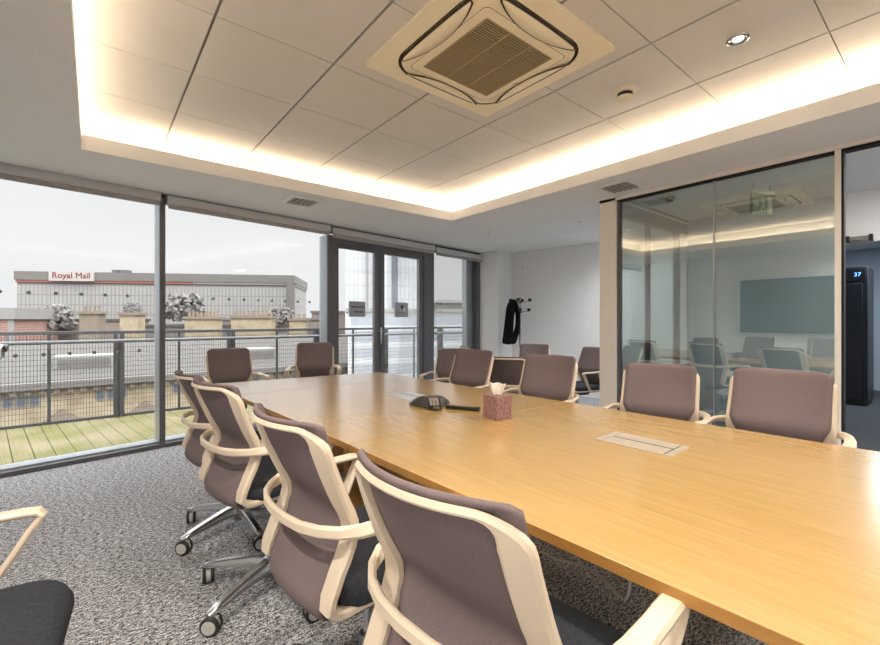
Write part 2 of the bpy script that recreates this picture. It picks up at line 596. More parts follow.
rw.box(RX0, RX1, RY0 - .03, RY0, SOF + .01, CEI + .05, M_SOFFIT)
struct(rw.build('trim_2'))
# tiled ceiling with open shadow gaps
tl = MB()
xs = [RX0] + [0.447 + .6 * i for i in range(-1, 6) if RX0 + .03 < 0.447 + .6 * i < RX1 - .03] + [RX1]
ys = [RY0] + [3.436 - .6 * j for j in range(8, -2, -1) if RY0 + .03 < 3.436 - .6 * j < RY1 - .03] + [RY1]
for i in range(len(xs) - 1):
    for j in range(len(ys) - 1):
        tl.box(xs[i] + .007, xs[i + 1] - .007, ys[j] + .0028, ys[j + 1] - .0028, CEI, CEI + .014, M_TILE)
tl.box(RX0, RX1, RY0, RY1, CEI + .014, CEI + .03, M_GAP)
struct(tl.build('ceiling'))
struct(MB().prism([(XL - .3, YB - .3), (11.0, YB - .3), (11.0, 2.4), (7.0, 6.1), (far_l.x, far_l.y + .02)], 2.72, 2.8, M_CONC).build('ceiling_slab'))
# walls
struct(MB().box(XL - .12, XL, YB - .12, 4.75, -.1, 2.72, M_WALL).build('wall_left'))
struct(MB().box(XL, XG + .1, YB - .12, YB, -.1, 2.72, M_WALL).build('wall_back'))
wf = MB()
wf.prism([(b0.x, b0.y), (b1.x, b1.y), (b1.x + .3, b1.y + .8), (wpt(4.92, .3).x, wpt(4.92, .3).y), (wpt(4.86, .2).x, wpt(4.86, .2).y)], -.1, 2.72, M_WALL)
struct(wf.build('wall_column'))
wb = MB()
n2 = TX
wb.prism([(b1.x, b1.y), (b2.x, b2.y), (b2.x + .15, b2.y), (b1.x + .15, b1.y + .3)], -.1, 2.72, M_WALL)
struct(wb.build('wall_far'))
wr_ = MB()
wr_.box(XG, XG + .1, 2.153, 2.325, 0, SOF, M_STUB)
wr_.box(XG, XG + .1, YB, -.52, 0, SOF, M_WALL)
wr_.box(XG, XG + .1, YB, 2.325, SOF - .025, 2.72, M_STUB)
struct(wr_.build('wall_right'))
bb = MB()
bb.prism([(b1.x, b1.y), (b2.x, b2.y), (b2.x - .012, b2.y), (b1.x - .012, b1.y)], 0, .1, M_WALL)
struct(bb.build('baseboard_far'))

# glazed partition to the lobby
gf = MB()
gf.box(XG + .01, XG + .09, .545, .578, 0, SOF - .025, M_STUB)
gf.box(XG + .015, XG + .085, .532, .545, 0, SOF - .025, M_DARKGAP)
gf.box(XG + .02, XG + .08, .578, 2.153, SOF - .040, SOF - .025, M_DARKGAP)
gf.box(XG + .02, XG + .08, .578, 2.153, 0, .05, M_FRAME)
gf.box(XG + .02, XG + .08, 2.13, 2.153, .05, SOF - .040, M_FRAME)
gfo = struct(gf.build('window_5'))
for y0, y1 in ((.578, 1.318), (1.330, 2.13)):
    MB().box(XG + .045, XG + .055, y0, y1, .05, SOF - .040, M_TINT).build('pane', gfo)
MB().box(XG + .044, XG + .056, 1.318, 1.330, .05, SOF - .040, M_ALU).build('pane_joint', gfo)
# doorway frame to the lobby (no leaf in view)
df = MB()
df.box(XG + .01, XG + .09, -.52, -.48, 0, SOF - .025, M_STUB)
df.box(XG + .015, XG + .085, -.48, .532, SOF - .045, SOF - .025, M_DARKGAP)
struct(df.build('door_2'))
# lobby
lf = MB().box(XG + .1, 10.6, YB, 2.2, -.12, 0, M_LOBBYFLOOR)
struct(lf.build('floor_lobby'))
struct(MB().box(XG + .1, 10.6, YB, 2.2, 2.44, 2.48, M_SOFFIT).build('ceiling_lobby'))
lw = MB()
lw.box(5.75, 5.87, .79, 2.2, 0, 2.44, M_LOBBYWALL)
lw.box(5.75, 5.87, -.30, .79, 1.95, 2.44, M_SOFFIT)
lw.box(5.75, 5.87, YB, -.30, 0, 2.44, M_LOBBYWALL)
lw.box(10.4, 10.5, YB, 2.2, 0, 2.44, M_LOBBYWALL)
lw.box(5.87, 10.5, 2.1, 2.2, 0, 2.44, M_LOBBYWALL)
lw.box(XG + .1, 10.5, YB, YB + .1, 0, 2.44, M_LOBBYWALL)
struct(lw.build('wall_lobby'))
# glazed partition between alcove and lobby
gp = MB()
gp.box(XG + .1, 6.2, 2.21, 2.27, 2.26, 2.72, M_FRAME)
for x, w_ in ((XG + .1, .05), (4.775, .012), (5.50, .05)):
    gp.box(x, x + w_, 2.21, 2.27, .1, 2.26, M_FRAME)
gp.box(XG + .1, 6.2, 2.21, 2.27, 0, .1, M_WALL)
gp.box(5.55, 6.2, 2.21, 2.27, .1, 2.26, M_WALL)
gpo = struct(gp.build('window_6'))
for x0, x1 in ((XG + .15, 4.775), (4.787, 5.50)):
    MB().box(x0, x1, 2.236, 2.244, .1, 2.26, M_GLASS).build('pane', gpo)
lamp('lobby_fill', 'AREA', (4.45, -.35, 2.42), (0, 0, 0), 60.0, (1.0, .95, .9), shape='RECTANGLE', size=.5, size_y=.5)  # added fill lamp out of view, brightens the lobby behind the glass
lamp('corridor_light', 'AREA', (8.3, .5, 2.42), (0, 0, 0), 50.0, (.82, .92, 1.0), shape='RECTANGLE', size=.5, size_y=.5)

# ------------------------------------------------------------------ window wall
def wobj(mb, name, parent=None, **kw):
    if parent:
        return mb.build(name, parent, **kw)
    return mb.build(name, None, tuple(W0), WA, **kw)

def fixed_window(name, s0, s1, ztop, left_cap=True, pane_dots=()):
    f = MB()
    f.box(s0, s1, -.01, .05, 0, .035, M_FRAME)           # dark sill cap
    f.box(s0, s1, .05, .19, 0, .05, M_ALU)               # silver sill
    f.box(s0, s1, .12, .18, ztop - .02, SOF, M_FRAME)
    o = struct(wobj(f, name))
    MB().box(s0, s1, .145, .153, .05, ztop - .02, M_GLASS).build('pane', o)
    if pane_dots:
        d = MB()
        for s, z in pane_dots:
            d.lathe([(.015, .1425), (.015, .1445)], (s, 0, z), M_DOT, 14, 'Y')
        d.build('glass_dots', o)
    return o

def mullion(name, s0, s1, ztop):
    m = MB()
    m.box(s0, s1, 0, .03, 0, ztop, M_FRAME)
    m.box(s0 + .002, s1 - .002, .03, .2, 0, ztop, M_ALU)  # pale body: daylight on the side face put into the colour
    return struct(wobj(m, name, bevel=.003))

dots1 = [(-1.089 + .165 * k - .02 * k * 0, 1.425) for k in range(-4, 6)] + [(-1.0 + .165 * k, .915) for k in range(-4, 6)]
dots2 = [(.155 + .16 * k, 1.425) for k in range(0, 10)]
fixed_window('window_1', -1.90, -.041, 2.37, pane_dots=dots1)
mullion('trim_3', -.041, .004, 2.36)
fixed_window('window_2', .004, 1.795, 2.35, pane_dots=dots2)
mullion('trim_4', 1.765, 1.80, 2.27)
# double doors
dfm = MB()
dfm.box(1.80, 1.86, 0, .12, 0, 2.27, M_FRAME)
dfm.box(3.46, 3.56, 0, .12, 0, 2.27, M_FRAME)
dfm.box(1.80, 3.56, 0, .12, 2.20, 2.27, M_FRAME)
dfm.box(1.80, 3.56, 0, .12, 0, .02, M_FRAME)
door = struct(wobj(dfm, 'door_1', bevel=.003))
def leaf(s0, s1, hs):
    l = MB()
    st = .075
    l.box(s0, s0 + st, .02, .08, .02, 2.2, M_FRAME)
    l.box(s1 - st, s1, .02, .08, .02, 2.2, M_FRAME)
    l.box(s0 + st, s1 - st, .02, .08, 2.13, 2.2, M_FRAME)
    l.box(s0 + st, s1 - st, .02, .08, .02, .14, M_FRAME)
    lo = l.build('door_leaf', door, bevel=.003)
    MB().box(s0 + st, s1 - st, .046, .054, .14, 2.13, M_GLASS).build('pane', lo)
    return lo
l1 = leaf(1.86, 2.60, 0)
l2 = leaf(2.615, 3.46, 0)
h = MB()
h.box(2.602, 2.630, .0, .02, .87, 1.10, M_CHROME)
h.tube([(2.616, .0, 1.05), (2.616, -.05, 1.05), (2.60, -.055, 1.052), (2.50, -.055, 1.045)], .009, M_CHROME)
h.build('door_handle', l2, smooth=True)
def sign_plate(parent, s0, s1, z0, z1, dot):
    o = MB().box(s0, s1, .030, .045, z0, z1, M_PLATE).build('sign_plate', parent, bevel=.002)
    p = MB()
    w = s1 - s0
    if dot:
        p.lathe([(.028, .0285), (.028, .030)], (s0 + w * .52, 0, z1 - .065), M_PLATEMARK, 16, 'Y')
        p.box(s0 + w * .66, s0 + w * .78, .0285, .030, z0 + .085, z0 + .13, M_WHITE)
        p.box(s0 + .03, s1 - .03, .0285, .030, z0 + .06, z0 + .066, M_PLATEMARK)
    else:
        for zz, a, b in ((.12, .14, .88), (.055, .26, .80)):
            x = s0 + w * a
            while x < s0 + w * b:
                ww = random.uniform(.012, .03)
                p.box(x, x + ww, .0285, .030, z0 + zz, z0 + zz + .022, M_PLATEMARK)
                x += ww + .009
    p.build('sign_print', o)
sign_plate(l1, 2.105, 2.365, 1.245, 1.452, False)
sign_plate(l2, 2.895, 3.15, 1.245, 1.460, True)
mullion('trim_5', 3.56, 3.68, 2.27)
fixed_window('window_3', 3.68, 4.60, 2.32, pane_dots=[(3.95 + .155 * k, 1.425) for k in range(4)])
jm = MB()
jm.box(4.60, 4.78, .10, .2, 0, SOF, M_ALU)
jm.box(4.78, 4.86, 0, .2, 0, SOF, M_FRAME)
struct(wobj(jm, 'trim_6', bevel=.003))
hd = MB()
hd.box(-1.9, 4.86, .02, .16, 2.372, SOF, M_DARKGAP)  # dark strip painting the shade in the gap above the blinds
struct(wobj(hd, 'gap_shade_strip'))
# blinds
def blind(s0, s1, zt, zb, label):
    t = thing('roller_blind', label, 'blind', tuple(wpt((s0 + s1) / 2, 0, 0)), WA, 'roller blinds above the glazing')
    L = (s1 - s0) / 2
    prof = [(-.045, zt - .078), (-.05, zt - .07), (-.05, zt - .012), (-.042, zt), (.03, zt), (.03, zt - .078)]
    c = MB()
    ring = [[Vector((x, y, z)) for y, z in prof] for x in (-L, L)]
    c.add([p for r in ring for p in r], [(i, (i + 1) % 6, 6 + (i + 1) % 6, 6 + i) for i in range(6)] + [tuple(range(5, -1, -1)), tuple(range(6, 12))], M_BLIND)
    c.build('cassette', t, bevel=.003)
    MB().box(-L + .01, L - .01, -.034, -.028, zb + .012, zt - .06, M_BLINDFAB).build('fabric', t)
    MB().box(-L + .01, L - .01, -.040, -.022, zb, zb + .016, M_BLINDFAB).build('bottom_bar', t, bevel=.003)
    for x in (-L - .006, L + .006):
        MB().box(x - .006, x + .006, -.048, .03, zt - .085, zt + .005, M_STEEL).build('end_bracket', t, bevel=.002)
blind(-1.88, -.045, 2.392, 2.268, 'wide grey roller blind rolled up above the left window showing the roof sign')
blind(.010, 1.775, 2.380, 2.256, 'grey roller blind rolled up above the window behind the table end chairs')
blind(1.805, 3.655, 2.366, 2.236, 'grey roller blind rolled up above the glazed double doors')
blind(3.69, 4.86, 2.352, 2.222, 'short grey roller blind above the narrow window next to the white column')

# ------------------------------------------------------------------ cove lights and ceiling fittings
def led(name_label, x0, x1, y0, y1, tilt, power=1.0):
    cx, cy = (x0 + x1) / 2, (y0 + y1) / 2
    o = MB().box(x0 - cx, x1 - cx, y0 - cy, y1 - cy, 0, .066, M_ALU).box(x0 - cx, x1 - cx, y0 - cy, y1 - cy, .066, .070, M_LEDSTRIP).build('led_strip', None, (cx, cy, SOF + .021))
    tag(o, name_label, 'led strip', 'warm cove light strips')
    w, d = x1 - x0, y1 - y0
    lamp('cove_light', 'AREA', (cx, cy, SOF + .096), (pi + tilt[0], tilt[1], 0), COVE_W * power * max(w, d), WARM, shape='RECTANGLE', size=w, size_y=d)
led('warm light strip in the cove along the window side', HX0, HX1, HY1 + .080, HY1 + .105, (.35, 0), .5)
led('warm light strip in the cove along the glass partition side', HX1 + .080, HX1 + .105, HY0, HY1, (0, -.35))
led('warm light strip in the cove on the side of the wall screen', HX0 - .105, HX0 - .080, HY0, HY1, (0, .35), .55)
led('warm light strip in the cove behind the camera', HX0, HX1, HY0 - .105, HY0 - .080, (-.35, 0), .8)

def downlight(x, y, label, z=CEI, w=SPOT_W, color=(1.0, .93, .82)):
    t = thing('downlight', label, 'light', (x, y, z), 0, 'recessed ceiling downlights')
    MB().lathe([(.030, -.004), (.042, -.009), (.050, -.006), (.052, 0)], (0, 0, 0), M_CHROME, 28, cap=False).build('trim_ring', t, smooth=True)
    MB().lathe([(.001, -.004), (.022, -.0045), (.022, -.001)], (0, 0, 0), M_LAMP, 24).build('lens', t, smooth=True)
    lamp('downlight_beam', 'SPOT', (x, y, z - .02), (0, 0, 0), w, color, spot_size=radians(160), spot_blend=1.0, shadow_soft_size=.03)
downlight(2.557, .741, 'small chrome downlight shining in the ceiling tile right of the smoke detector')
downlight(2.557, -.66, 'added unseen chrome fill downlight in the ceiling tiles behind the camera on the partition side')  # this and the next two: unseen lamps added as room fill
downlight(.757, -.66, 'added unseen chrome fill downlight in the ceiling tiles behind the camera on the screen side')
downlight(.757, .741, 'added unseen chrome fill downlight in the ceiling tiles above the near table end')

downlight(4.75, 2.62, 'added unseen chrome fill downlight in the soffit just behind the partition end', SOF, 65, (.95, .98, 1.0))  # this and the next: hidden lamps added to brighten the alcove
downlight(5.45, 2.80, 'added unseen chrome fill downlight in the soffit deep in the alcove', SOF, 65, (.95, .98, 1.0))
downlight(-.62, .95, 'added unseen chrome fill downlight in the soffit before the wall screen', SOF, 120)  # this and the next: unseen lamps added to lift the left wall
downlight(-.62, -.70, 'added unseen chrome fill downlight in the soffit near the back corner of the room', SOF, 110)
sm = thing('smoke_detector', 'round white smoke detector on the ceiling tile beside the air conditioner', 'smoke detector', (2.58, 1.35, CEI))
MB().lathe([(.068, 0), (.068, -.014), (.060, -.022), (.050, -.022)], (0, 0, 0), M_WHITE, 28).build('base', sm, smooth=True)
MB().lathe([(.044, -.022), (.044, -.046)], (0, 0, 0), M_DARKGAP, 28).build('chamber', sm, smooth=True)
MB().lathe([(.050, -.044), (.048, -.052), (.034, -.062), (.015, -.067), (.001, -.067)], (0, 0, 0), M_WHITE, 28).build('cap', sm, smooth=True)

# cassette air conditioner
ac = thing('air_conditioner', 'square cream ceiling cassette air conditioner with central grille', 'air conditioner', (1.651, 1.640, CEI))
def frame_ring(outer, inner, z0o, z0i, m):
    mb = MB()
    n = len(outer)
    vs = [(x, y, z0o) for x, y in outer] + [(x, y, z0i) for x, y in inner]
    mb.add(vs, [(i, (i + 1) % n, n + (i + 1) % n, n + i) for i in range(n)], m)
    return mb
o1, i1 = rrect(.95, .95, .006, 6), rrect(.78, .78, .17, 6)
p = frame_ring(o1, i1, -.020, -.028, M_CREAM)
n = len(o1)
p.add([(x, y, 0) for x, y in o1] + [(x, y, -.020) for x, y in o1], [(i, (i + 1) % n, n + (i + 1) % n, n + i) for i in range(n)], M_CREAM)
p.build('surround_panel', ac, smooth=True)
MB().prism(rrect(.79, .79, .17, 6), -.014, -.010, M_GRILLEDARK).build('air_slot', ac)
fp = frame_ring(rrect(.745, .745, .155, 6), rrect(.60, .60, .03, 6), -.030, -.042, M_CREAM)
ou = rrect(.745, .745, .155, 6)
fp.add([(x, y, -.012) for x, y in ou] + [(x, y, -.030) for x, y in ou], [(i, (i + 1) % n, n + (i + 1) % n, n + i) for i in range(n)], M_CREAM)
i2 = rrect(.49, .49, .012, 6)
i3 = rrect(.595, .595, .03, 6)
fp.add([(x, y, -.042) for x, y in i3] + [(x, y, -.043) for x, y in i2], [(i, (i + 1) % n, n + (i + 1) % n, n + i) for i in range(n)], M_CREAM)
fp.build('face_panel', ac, smooth=True)
MB().prism(rrect(.50, .50, .012, 6), -.0400, -.030, M_GRILLEDARK).build('filter', ac)
gr = MB()
for k in range(34):
    y = -.240 + .480 * k / 33
    gr.box(-.244, .244, y - .0036, y + .0036, -.0445, -.040, M_GRILLE)
for k in range(4):
    x = -.240 + .48 * k / 3
    gr.box(x - .004, x + .004, -.244, .244, -.046, -.036, M_GRILLE)
gr.build('grille', ac)
for k in range(4):
    a = pi / 2 * k
    lv = MB()
    pts_o, pts_i = [], []
    N = 16
    for q in range(N + 1):
        u = -1 + 2 * q / N
        x = .265 * u
        pts_o.append((x, .372 - .006 * u * u))
        pts_i.append((x, .372 - .006 * u * u - .070 * (1 - abs(u) ** 2.2) - .004))
    vs = [(x, y, -.036) for x, y in pts_o] + [(x, y, -.047) for x, y in pts_i]
    lv.add(vs, [(q, q + 1, N + 2 + q, N + 1 + q) for q in range(N)], M_CREAM)
    lv.build('louvre', ac, rz=a, smooth=True, solid=.002)
    gp_ = MB()
    vs = [(x * 1.04, y + .015, -.0325) for x, y in pts_o] + [(x * 1.04, y - .006, -.0452) for x, y in pts_i]
    gp_.add(vs, [(q, q + 1, N + 2 + q, N + 1 + q) for q in range(N)], M_GRILLEDARK)
    gp_.build('louvre_gap', ac, rz=a, smooth=True)
lg = MB()
for k in range(4):
    lg.box(.02 + .011 * k, .028 + .011 * k, -.283, -.275, -.0438, -.0425, M_GAP)
lg.build('maker_mark', ac, rz=pi / 2)

def ceiling_vent(x, y, rz, label):
    t = thing('ceiling_vent', label, 'vent', (x, y, SOF), rz, 'square air vents in the plaster soffit')
    f = frame_ring(rrect(.33, .33, .004, 2), rrect(.25, .25, .004, 2), -.004, -.016, M_WALL)
    f.build('frame', t, solid=.004)
    MB().box(-.13, .13, -.13, .13, -.003, -.001, M_DARKGAP).build('backing', t)
    for k in range(5):
        u = -.10 + .05 * k
        b = MB()
        b.add([(u - .008, -.125, -.003), (u + .014, -.125, -.016), (u + .014, .125, -.016), (u - .008, .125, -.003)], [(0, 1, 2, 3)], M_VENT)
        b.build('blade', t, solid=.003)
ceiling_vent(1.615, 4.175, 0.0, 'square white air vent in the soffit by the window blinds')
ceiling_vent(3.63, 1.945, pi / 2, 'square white air vent in the soffit above the glass partition')
for x, y, lab in ((4.12, 4.05, 'small white round sensor on the soffit near the double doors'), (4.55, 2.95, 'small white round sensor on the soffit above the alcove')):
    s_ = thing('ceiling_sensor', lab, 'sensor', (x, y, SOF), 0, 'small round sensors in the soffit')
    MB().lathe([(.040, 0), (.040, -.004), (.030, -.007)], (0, 0, 0), M_SOFFIT, 20).build('base', s_, smooth=True)
    MB().lathe([(.018, -.006), (.014, -.012), (.001, -.014)], (0, 0, 0), M_VENT, 16).build('lens', s_, smooth=True)

# ------------------------------------------------------------------ meeting table
TZ = .725
table = thing('conference_table', 'long oak veneer meeting table of joined sections', 'table', (1.45, 1.2, 0), 0)
def tl_(y):   # left and right table edges in room coordinates
    return .805 - .0385 * (y - .3)
def tr_(y):
    return 2.205 - .0520 * (y - .2)
def tsec(ya, yb, ea=None):
    """table section between seams; seams run slightly askew"""
    a0, a1 = ya
    c0, c1 = yb
    return [(tl_(a0) - 1.45, a0 - 1.2), (tr_(a1) - 1.45, a1 - 1.2), (tr_(c1) - 1.45, c1 - 1.2), (tl_(c0) - 1.45, c0 - 1.2)]
seams = [(-.66, -.70), (.03, .00), (1.492, 1.470), (2.918, 2.878), (3.555, 3.405)]
for k in range(4):
    g = .0018 if k < 2 else .003
    a = (seams[k][0] + g, seams[k][1] + g)
    c = (seams[k + 1][0] - g, seams[k + 1][1] - g)
    MB().prism(tsec(a, c), TZ - .026, TZ, M_WOOD, M_WOODEDGE).build('table_top', table, bevel=.0015)
def pedestal(y, x0, x1, parent):
    MB().box(x0 - 1.45, x1 - 1.45, y - 1.2 - .03, y - 1.2 + .03, 0, TZ - .026, M_WOODEDGE).build('panel_leg', parent, bevel=.002)
pedestal(3.15, .95, 1.85, table)
pedestal(2.30, 1.15, 1.75, table)
pedestal(1.36, 1.33, 1.64, table)
pedestal(-.35, 1.15, 1.85, table)
MB().box(-.02, .02, -1.50, 1.90, TZ - .09, TZ - .026, M_STEEL).build('support_beam', table)
def port(cx, cy, rz, m):
    o = MB().prism(rrect(.172, .29, .006, 3), 0, .003, m).build('cable_port', table, (cx - 1.45, cy - 1.2, TZ), rz)
    s_ = MB()
    s_.box(.004, .010, -.115, .115, .003, .0036, M_DARKGAP)
    s_.box(-.075, .075, -.119, -.115, .003, .0036, M_DARKGAP)
    s_.box(-.075, .075, .116, .118, .003, .0036, M_GAP)
    s_.build('lid_slot', o)
port(1.640, .795, radians(1.5), M_PORT)
port(1.545, 2.21, radians(1.5), M_PORT2)

# conference phone
ph = thing('conference_phone', 'dark three-legged conference phone on the oak table', 'phone', (1.455, 1.870, TZ), radians(5))
def phone_body():
    mb = MB()
    n = 48
    rings = []
    for rr, z in ((1.0, .004), (1.0, .010), (.86, .026), (.62, .045), (.40, .054), (.12, .056)):
        ring = []
        for j in range(n):
            a = 2 * pi * j / n
            lobe = .5 + .5 * cos(3 * a)
            r = (.070 + .062 * lobe ** 2.2) * rr
            zz = z * (1 - .35 * (lobe if rr > .7 else 0) * 0)
            ring.append((r * cos(a), r * sin(a), zz))
        rings.append(ring)
    vs = [p for r in rings for p in r]
    fs = [(i * n + j, i * n + (j + 1) % n, (i + 1) * n + (j + 1) % n, (i + 1) * n + j) for i in range(len(rings) - 1) for j in range(n)]
    fs.append(tuple(range(n - 1, -1, -1)))
    fs.append(tuple((len(rings) - 1) * n + j for j in range(n)))
    mb.add(vs, fs, M_PHONE)
    return mb
phone_body().build('body', ph, smooth=True)
kp = MB()
ka = radians(235)
R = Matrix.Rotation(ka, 3, 'Z') @ Matrix.Rotation(radians(31), 3, 'Y')
def kbox(x0, x1, y0, y1, z0, z1, m):
    vs = [R @ (Vector((x, y, z))) + Vector((cos(ka) * .078, sin(ka) * .078, .040)) for z in (z0, z1) for y in (y0, y1) for x in (x0, x1)]
    kp.add(vs, [(0, 2, 3, 1), (4, 5, 7, 6), (0, 1, 5, 4), (2, 6, 7, 3), (0, 4, 6, 2), (1, 3, 7, 5)], m)
kbox(-.026, .042, -.034, .034, -.006, .003, M_BLACK)
for a_ in range(4):
    for b_ in range(3):
        kbox(-.006 + a_ * .011, .002 + a_ * .011, -.024 + b_ * .018, -.010 + b_ * .018, .003, .006, M_KEY)
kbox(-.022, -.010, -.026, .026, .003, .005, M_KEY)
kp.build('keypad', ph)
# remote lying beside it
rmx, rmy = 1.527, 1.694
rm = thing('remote_control', 'slim black remote control lying between the phone and the tissue box', 'remote', (rmx, rmy, TZ), math.atan2(1.608 - 1.779, 1.572 - 1.482))
MB().prism(rrect(.19, .042, .010, 4), 0, .018, M_BLACK).build('body', rm, bevel=.004)
kb = MB()
for k in range(9):
    kb.box(-.080 + k * .017, -.070 + k * .017, -.012, -.004, .018, .0205, M_KEY)
    kb.box(-.080 + k * .017, -.070 + k * .017, .004, .012, .018, .0205, M_KEY)
kb.build('buttons', rm)
# tissue box
tb = thing('tissue_box', 'mauve patterned cube tissue box with a white tissue sticking out', 'tissue box', (1.528, 1.444, TZ), radians(-6))
MB().box(-.046, .046, -.052, .052, 0, .112, M_TISSUEBOX).build('carton', tb, bevel=.002)
MB().prism([(.026 * cos(a * pi / 10), .014 * sin(a * pi / 10)) for a in range(20)], .1121, .1128, M_DARKGAP).build('opening', tb)
ts = MB()
rows = []
for i in range(7):
    u = i / 6
    row = []
    for j in range(13):
        v = -1 + 2 * j / 12
        w = .018 + .026 * u ** 0.8
        row.append((w * v * .80 + .010 * sin(4.5 * v + 1.3) * (.4 + u), -w * v * .62 + .010 * sin(4.5 * v + 1.3) * (0.4 + u), .108 + .062 * u * (1 - .22 * (v * v) * (0.4 + .6 * sin(3 * v + 1)))))
    rows.append(row)
ts.grid(rows, M_TISSUE)
ts.build('tissue', tb, smooth=True, solid=.001, subsurf=1)
# white cable under the table
cb = MB()
ctrl = [Vector(p) for p in ((1.4, 1.32, 0.06), (1.33, 1.05, 0.3), (1.127, 0.825, 0.45), (1.078, 0.697, 0.502), (1.03, 0.607, 0.531), (0.989, 0.55, 0.543), (0.96, 0.51, 0.551), (0.953, 0.495, 0.561), (0.945, 0.485, 0.592), (0.935, 0.478, 0.628), (0.935, 0.478, 0.6995))]
pts = []
for i in range(len(ctrl) - 1):
    p0, p1, p2, p3 = ctrl[max(i - 1, 0)], ctrl[i], ctrl[i + 1], ctrl[min(i + 2, len(ctrl) - 1)]
    for k in range(6):
        u = k / 6
        pts.append(.5 * ((2 * p1) + (-p0 + p2) * u + (2 * p0 - 5 * p1 + 4 * p2 - p3) * u * u + (-p0 + 3 * p1 - 3 * p2 + p3) * u ** 3))
pts.append(ctrl[-1])
cb.tube(pts, .0035, M_CABLE, 8)
tag(cb.build('power_cable', smooth=True), 'thin white cable looping under the near edge of the table', 'cable')

# ------------------------------------------------------------------ office chairs
FRAME_PROF = [(-.322, .940), (-.311, .915), (-.272, .835), (-.227, .755), (-.190, .700), (-.180, .668), (-.192, .615), (-.216, .555), (-.232, .522), (-.236, .500), (-.222, .483), (-.18, .474), (-.05, .473), (.10, .474), (.195, .478)]
def arc_param(prof, n):
    L = [0]
    for a, b in zip(prof, prof[1:]):
        L.append(L[-1] + math.hypot(b[0] - a[0], b[1] - a[1]))
    def at(s):
        s = max(0, min(L[-1], s))
        for i in range(len(L) - 1):
            if s <= L[i + 1]:
                u = (s - L[i]) / (L[i + 1] - L[i])
                return (prof[i][0] + (prof[i + 1][0] - prof[i][0]) * u, prof[i][1] + (prof[i + 1][1] - prof[i][1]) * u)
        return prof[-1]
    return at, L[-1], L
fr_at, FR_L, FR_S = arc_param(FRAME_PROF, 0)
def smooth_at(at, s, h=.018):
    a, b, c = at(s - h), at(s), at(s + h)
    return ((a[0] + 2 * b[0] + c[0]) / 4, (a[1] + 2 * b[1] + c[1]) / 4)
def wing(y, s):
    k = max(0.0, 1 - s / .40)
    return .064 * k * min(1.3, (abs(y) / .20)) ** 2
def fsurf(y, s):
    x, z = smooth_at(fr_at, s)
    return Vector((x + wing(y, s), y, z))
def frame_mesh():
    mb = MB()
    hw = .183
    path = []
    sL = FR_L
    N = 30
    for k in range(N):
        s = sL - (sL - .075) * k / (N - 1)
        path.append((-hw, s))
    for k in range(1, 7):
        a = k / 7 * pi / 2
        path.append((-hw + .055 * (1 - cos(a)), .075 - .062 * sin(a)))
    for k in range(0, 17):
        path.append((-(hw - .055) + 2 * (hw - .055) * k / 16, .013))
    left = path[:N + 6]
    path += [(-y, s) for y, s in reversed(left)]
    pts, secs = [], []
    n = len(path)
    for i, (y, s) in enumerate(path):
        y0, s0 = path[max(0, i - 1)]
        y1, s1 = path[min(n - 1, i + 1)]
        ty, tss = y1 - y0, s1 - s0
        l = math.hypot(ty, tss) or 1
        py, ps = -tss / l, ty / l              # in-surface perpendicular
        c = fsurf(y, s)
        e = .01
        dy = (fsurf(y + e, s) - fsurf(y - e, s)) / (2 * e)
        ds = (fsurf(y, s + e) - fsurf(y, s - e))
        if ds.length < 1e-6:
            ds = Vector((0, 0, -1))
        ds.normalize()
        dy.normalize()
        wv = (dy * py + ds * ps).normalized()
        nv = dy.cross(ds).normalized()
        top = s < .05
        # width of band: thin across the top, wide on the stiles, slim under the seat
        if s > .56:
            w, th = .026, .024
        elif s > .47:
            u = (s - .47) / .09
            w, th = .052 + (.026 - .052) * u, .026 - .002 * u
        else:
            u = min(1, max(0, (s - .013) / .055))
            u = u * u * (3 - 2 * u)
            w, th = .016 + (.052 - .016) * u, .016 + .008 * u
        h1, h2 = w / 2, th / 2
        c = c + wv * 0
        b = .006
        sec = []
        for px, pz in ((h1, h2 - b), (h1 - b, h2), (-h1 + b, h2), (-h1, h2 - b), (-h1, -h2 + b), (-h1 + b, -h2), (h1 - b, -h2), (h1, -h2 + b)):
            sec.append(wv * px + nv * pz)
        pts.append(c)
        secs.append(sec)
    mb.sweep(pts, secs, M_SHELL)
    return mb
MESH_PROF = [(-.321, .940), (-.315, .946), (-.306, .942), (-.294, .915), (-.257, .837), (-.211, .757), (-.174, .702), (-.166, .668), (-.186, .610), (-.226, .555), (-.256, .512), (-.260, .484), (-.246, .462), (-.215, .450), (-.16, .452)]
me_at, ME_L, ME_S = arc_param(MESH_PROF, 0)
def mesh_panel():
    mb = MB()
    rows = []
    NR, NC = 44, 17
    for i in range(NR + 1):
        s = ME_L * i / NR
        x, z = smooth_at(me_at, s, .014)
        u = s / ME_L
        hw = .191
        if u > .44:
            hw = .191 - .038 * min(1, (u - .44) / .13)
        if u > .80:
            q = (u - .80) / .20
            hw = .154 * sqrt(max(.02, 1 - (q * .86) ** 2.6))
        if u < .05:
            hw -= .034 * (1 - u / .05) ** 1.6
        row = []
        for j in range(NC):
            v = -1 + 2 * j / (NC - 1)
            y = hw * v
            k = max(0.0, 1 - s / .40)
            bow = .030 * max(0, 1 - abs(u - .78) / .22) * (abs(v) ** 2.4)
            row.append((x + .064 * k * (abs(y) / .2) ** 2 + bow, y, z))
        rows.append(row)
    mb.grid(rows, M_MESH)
    return mb
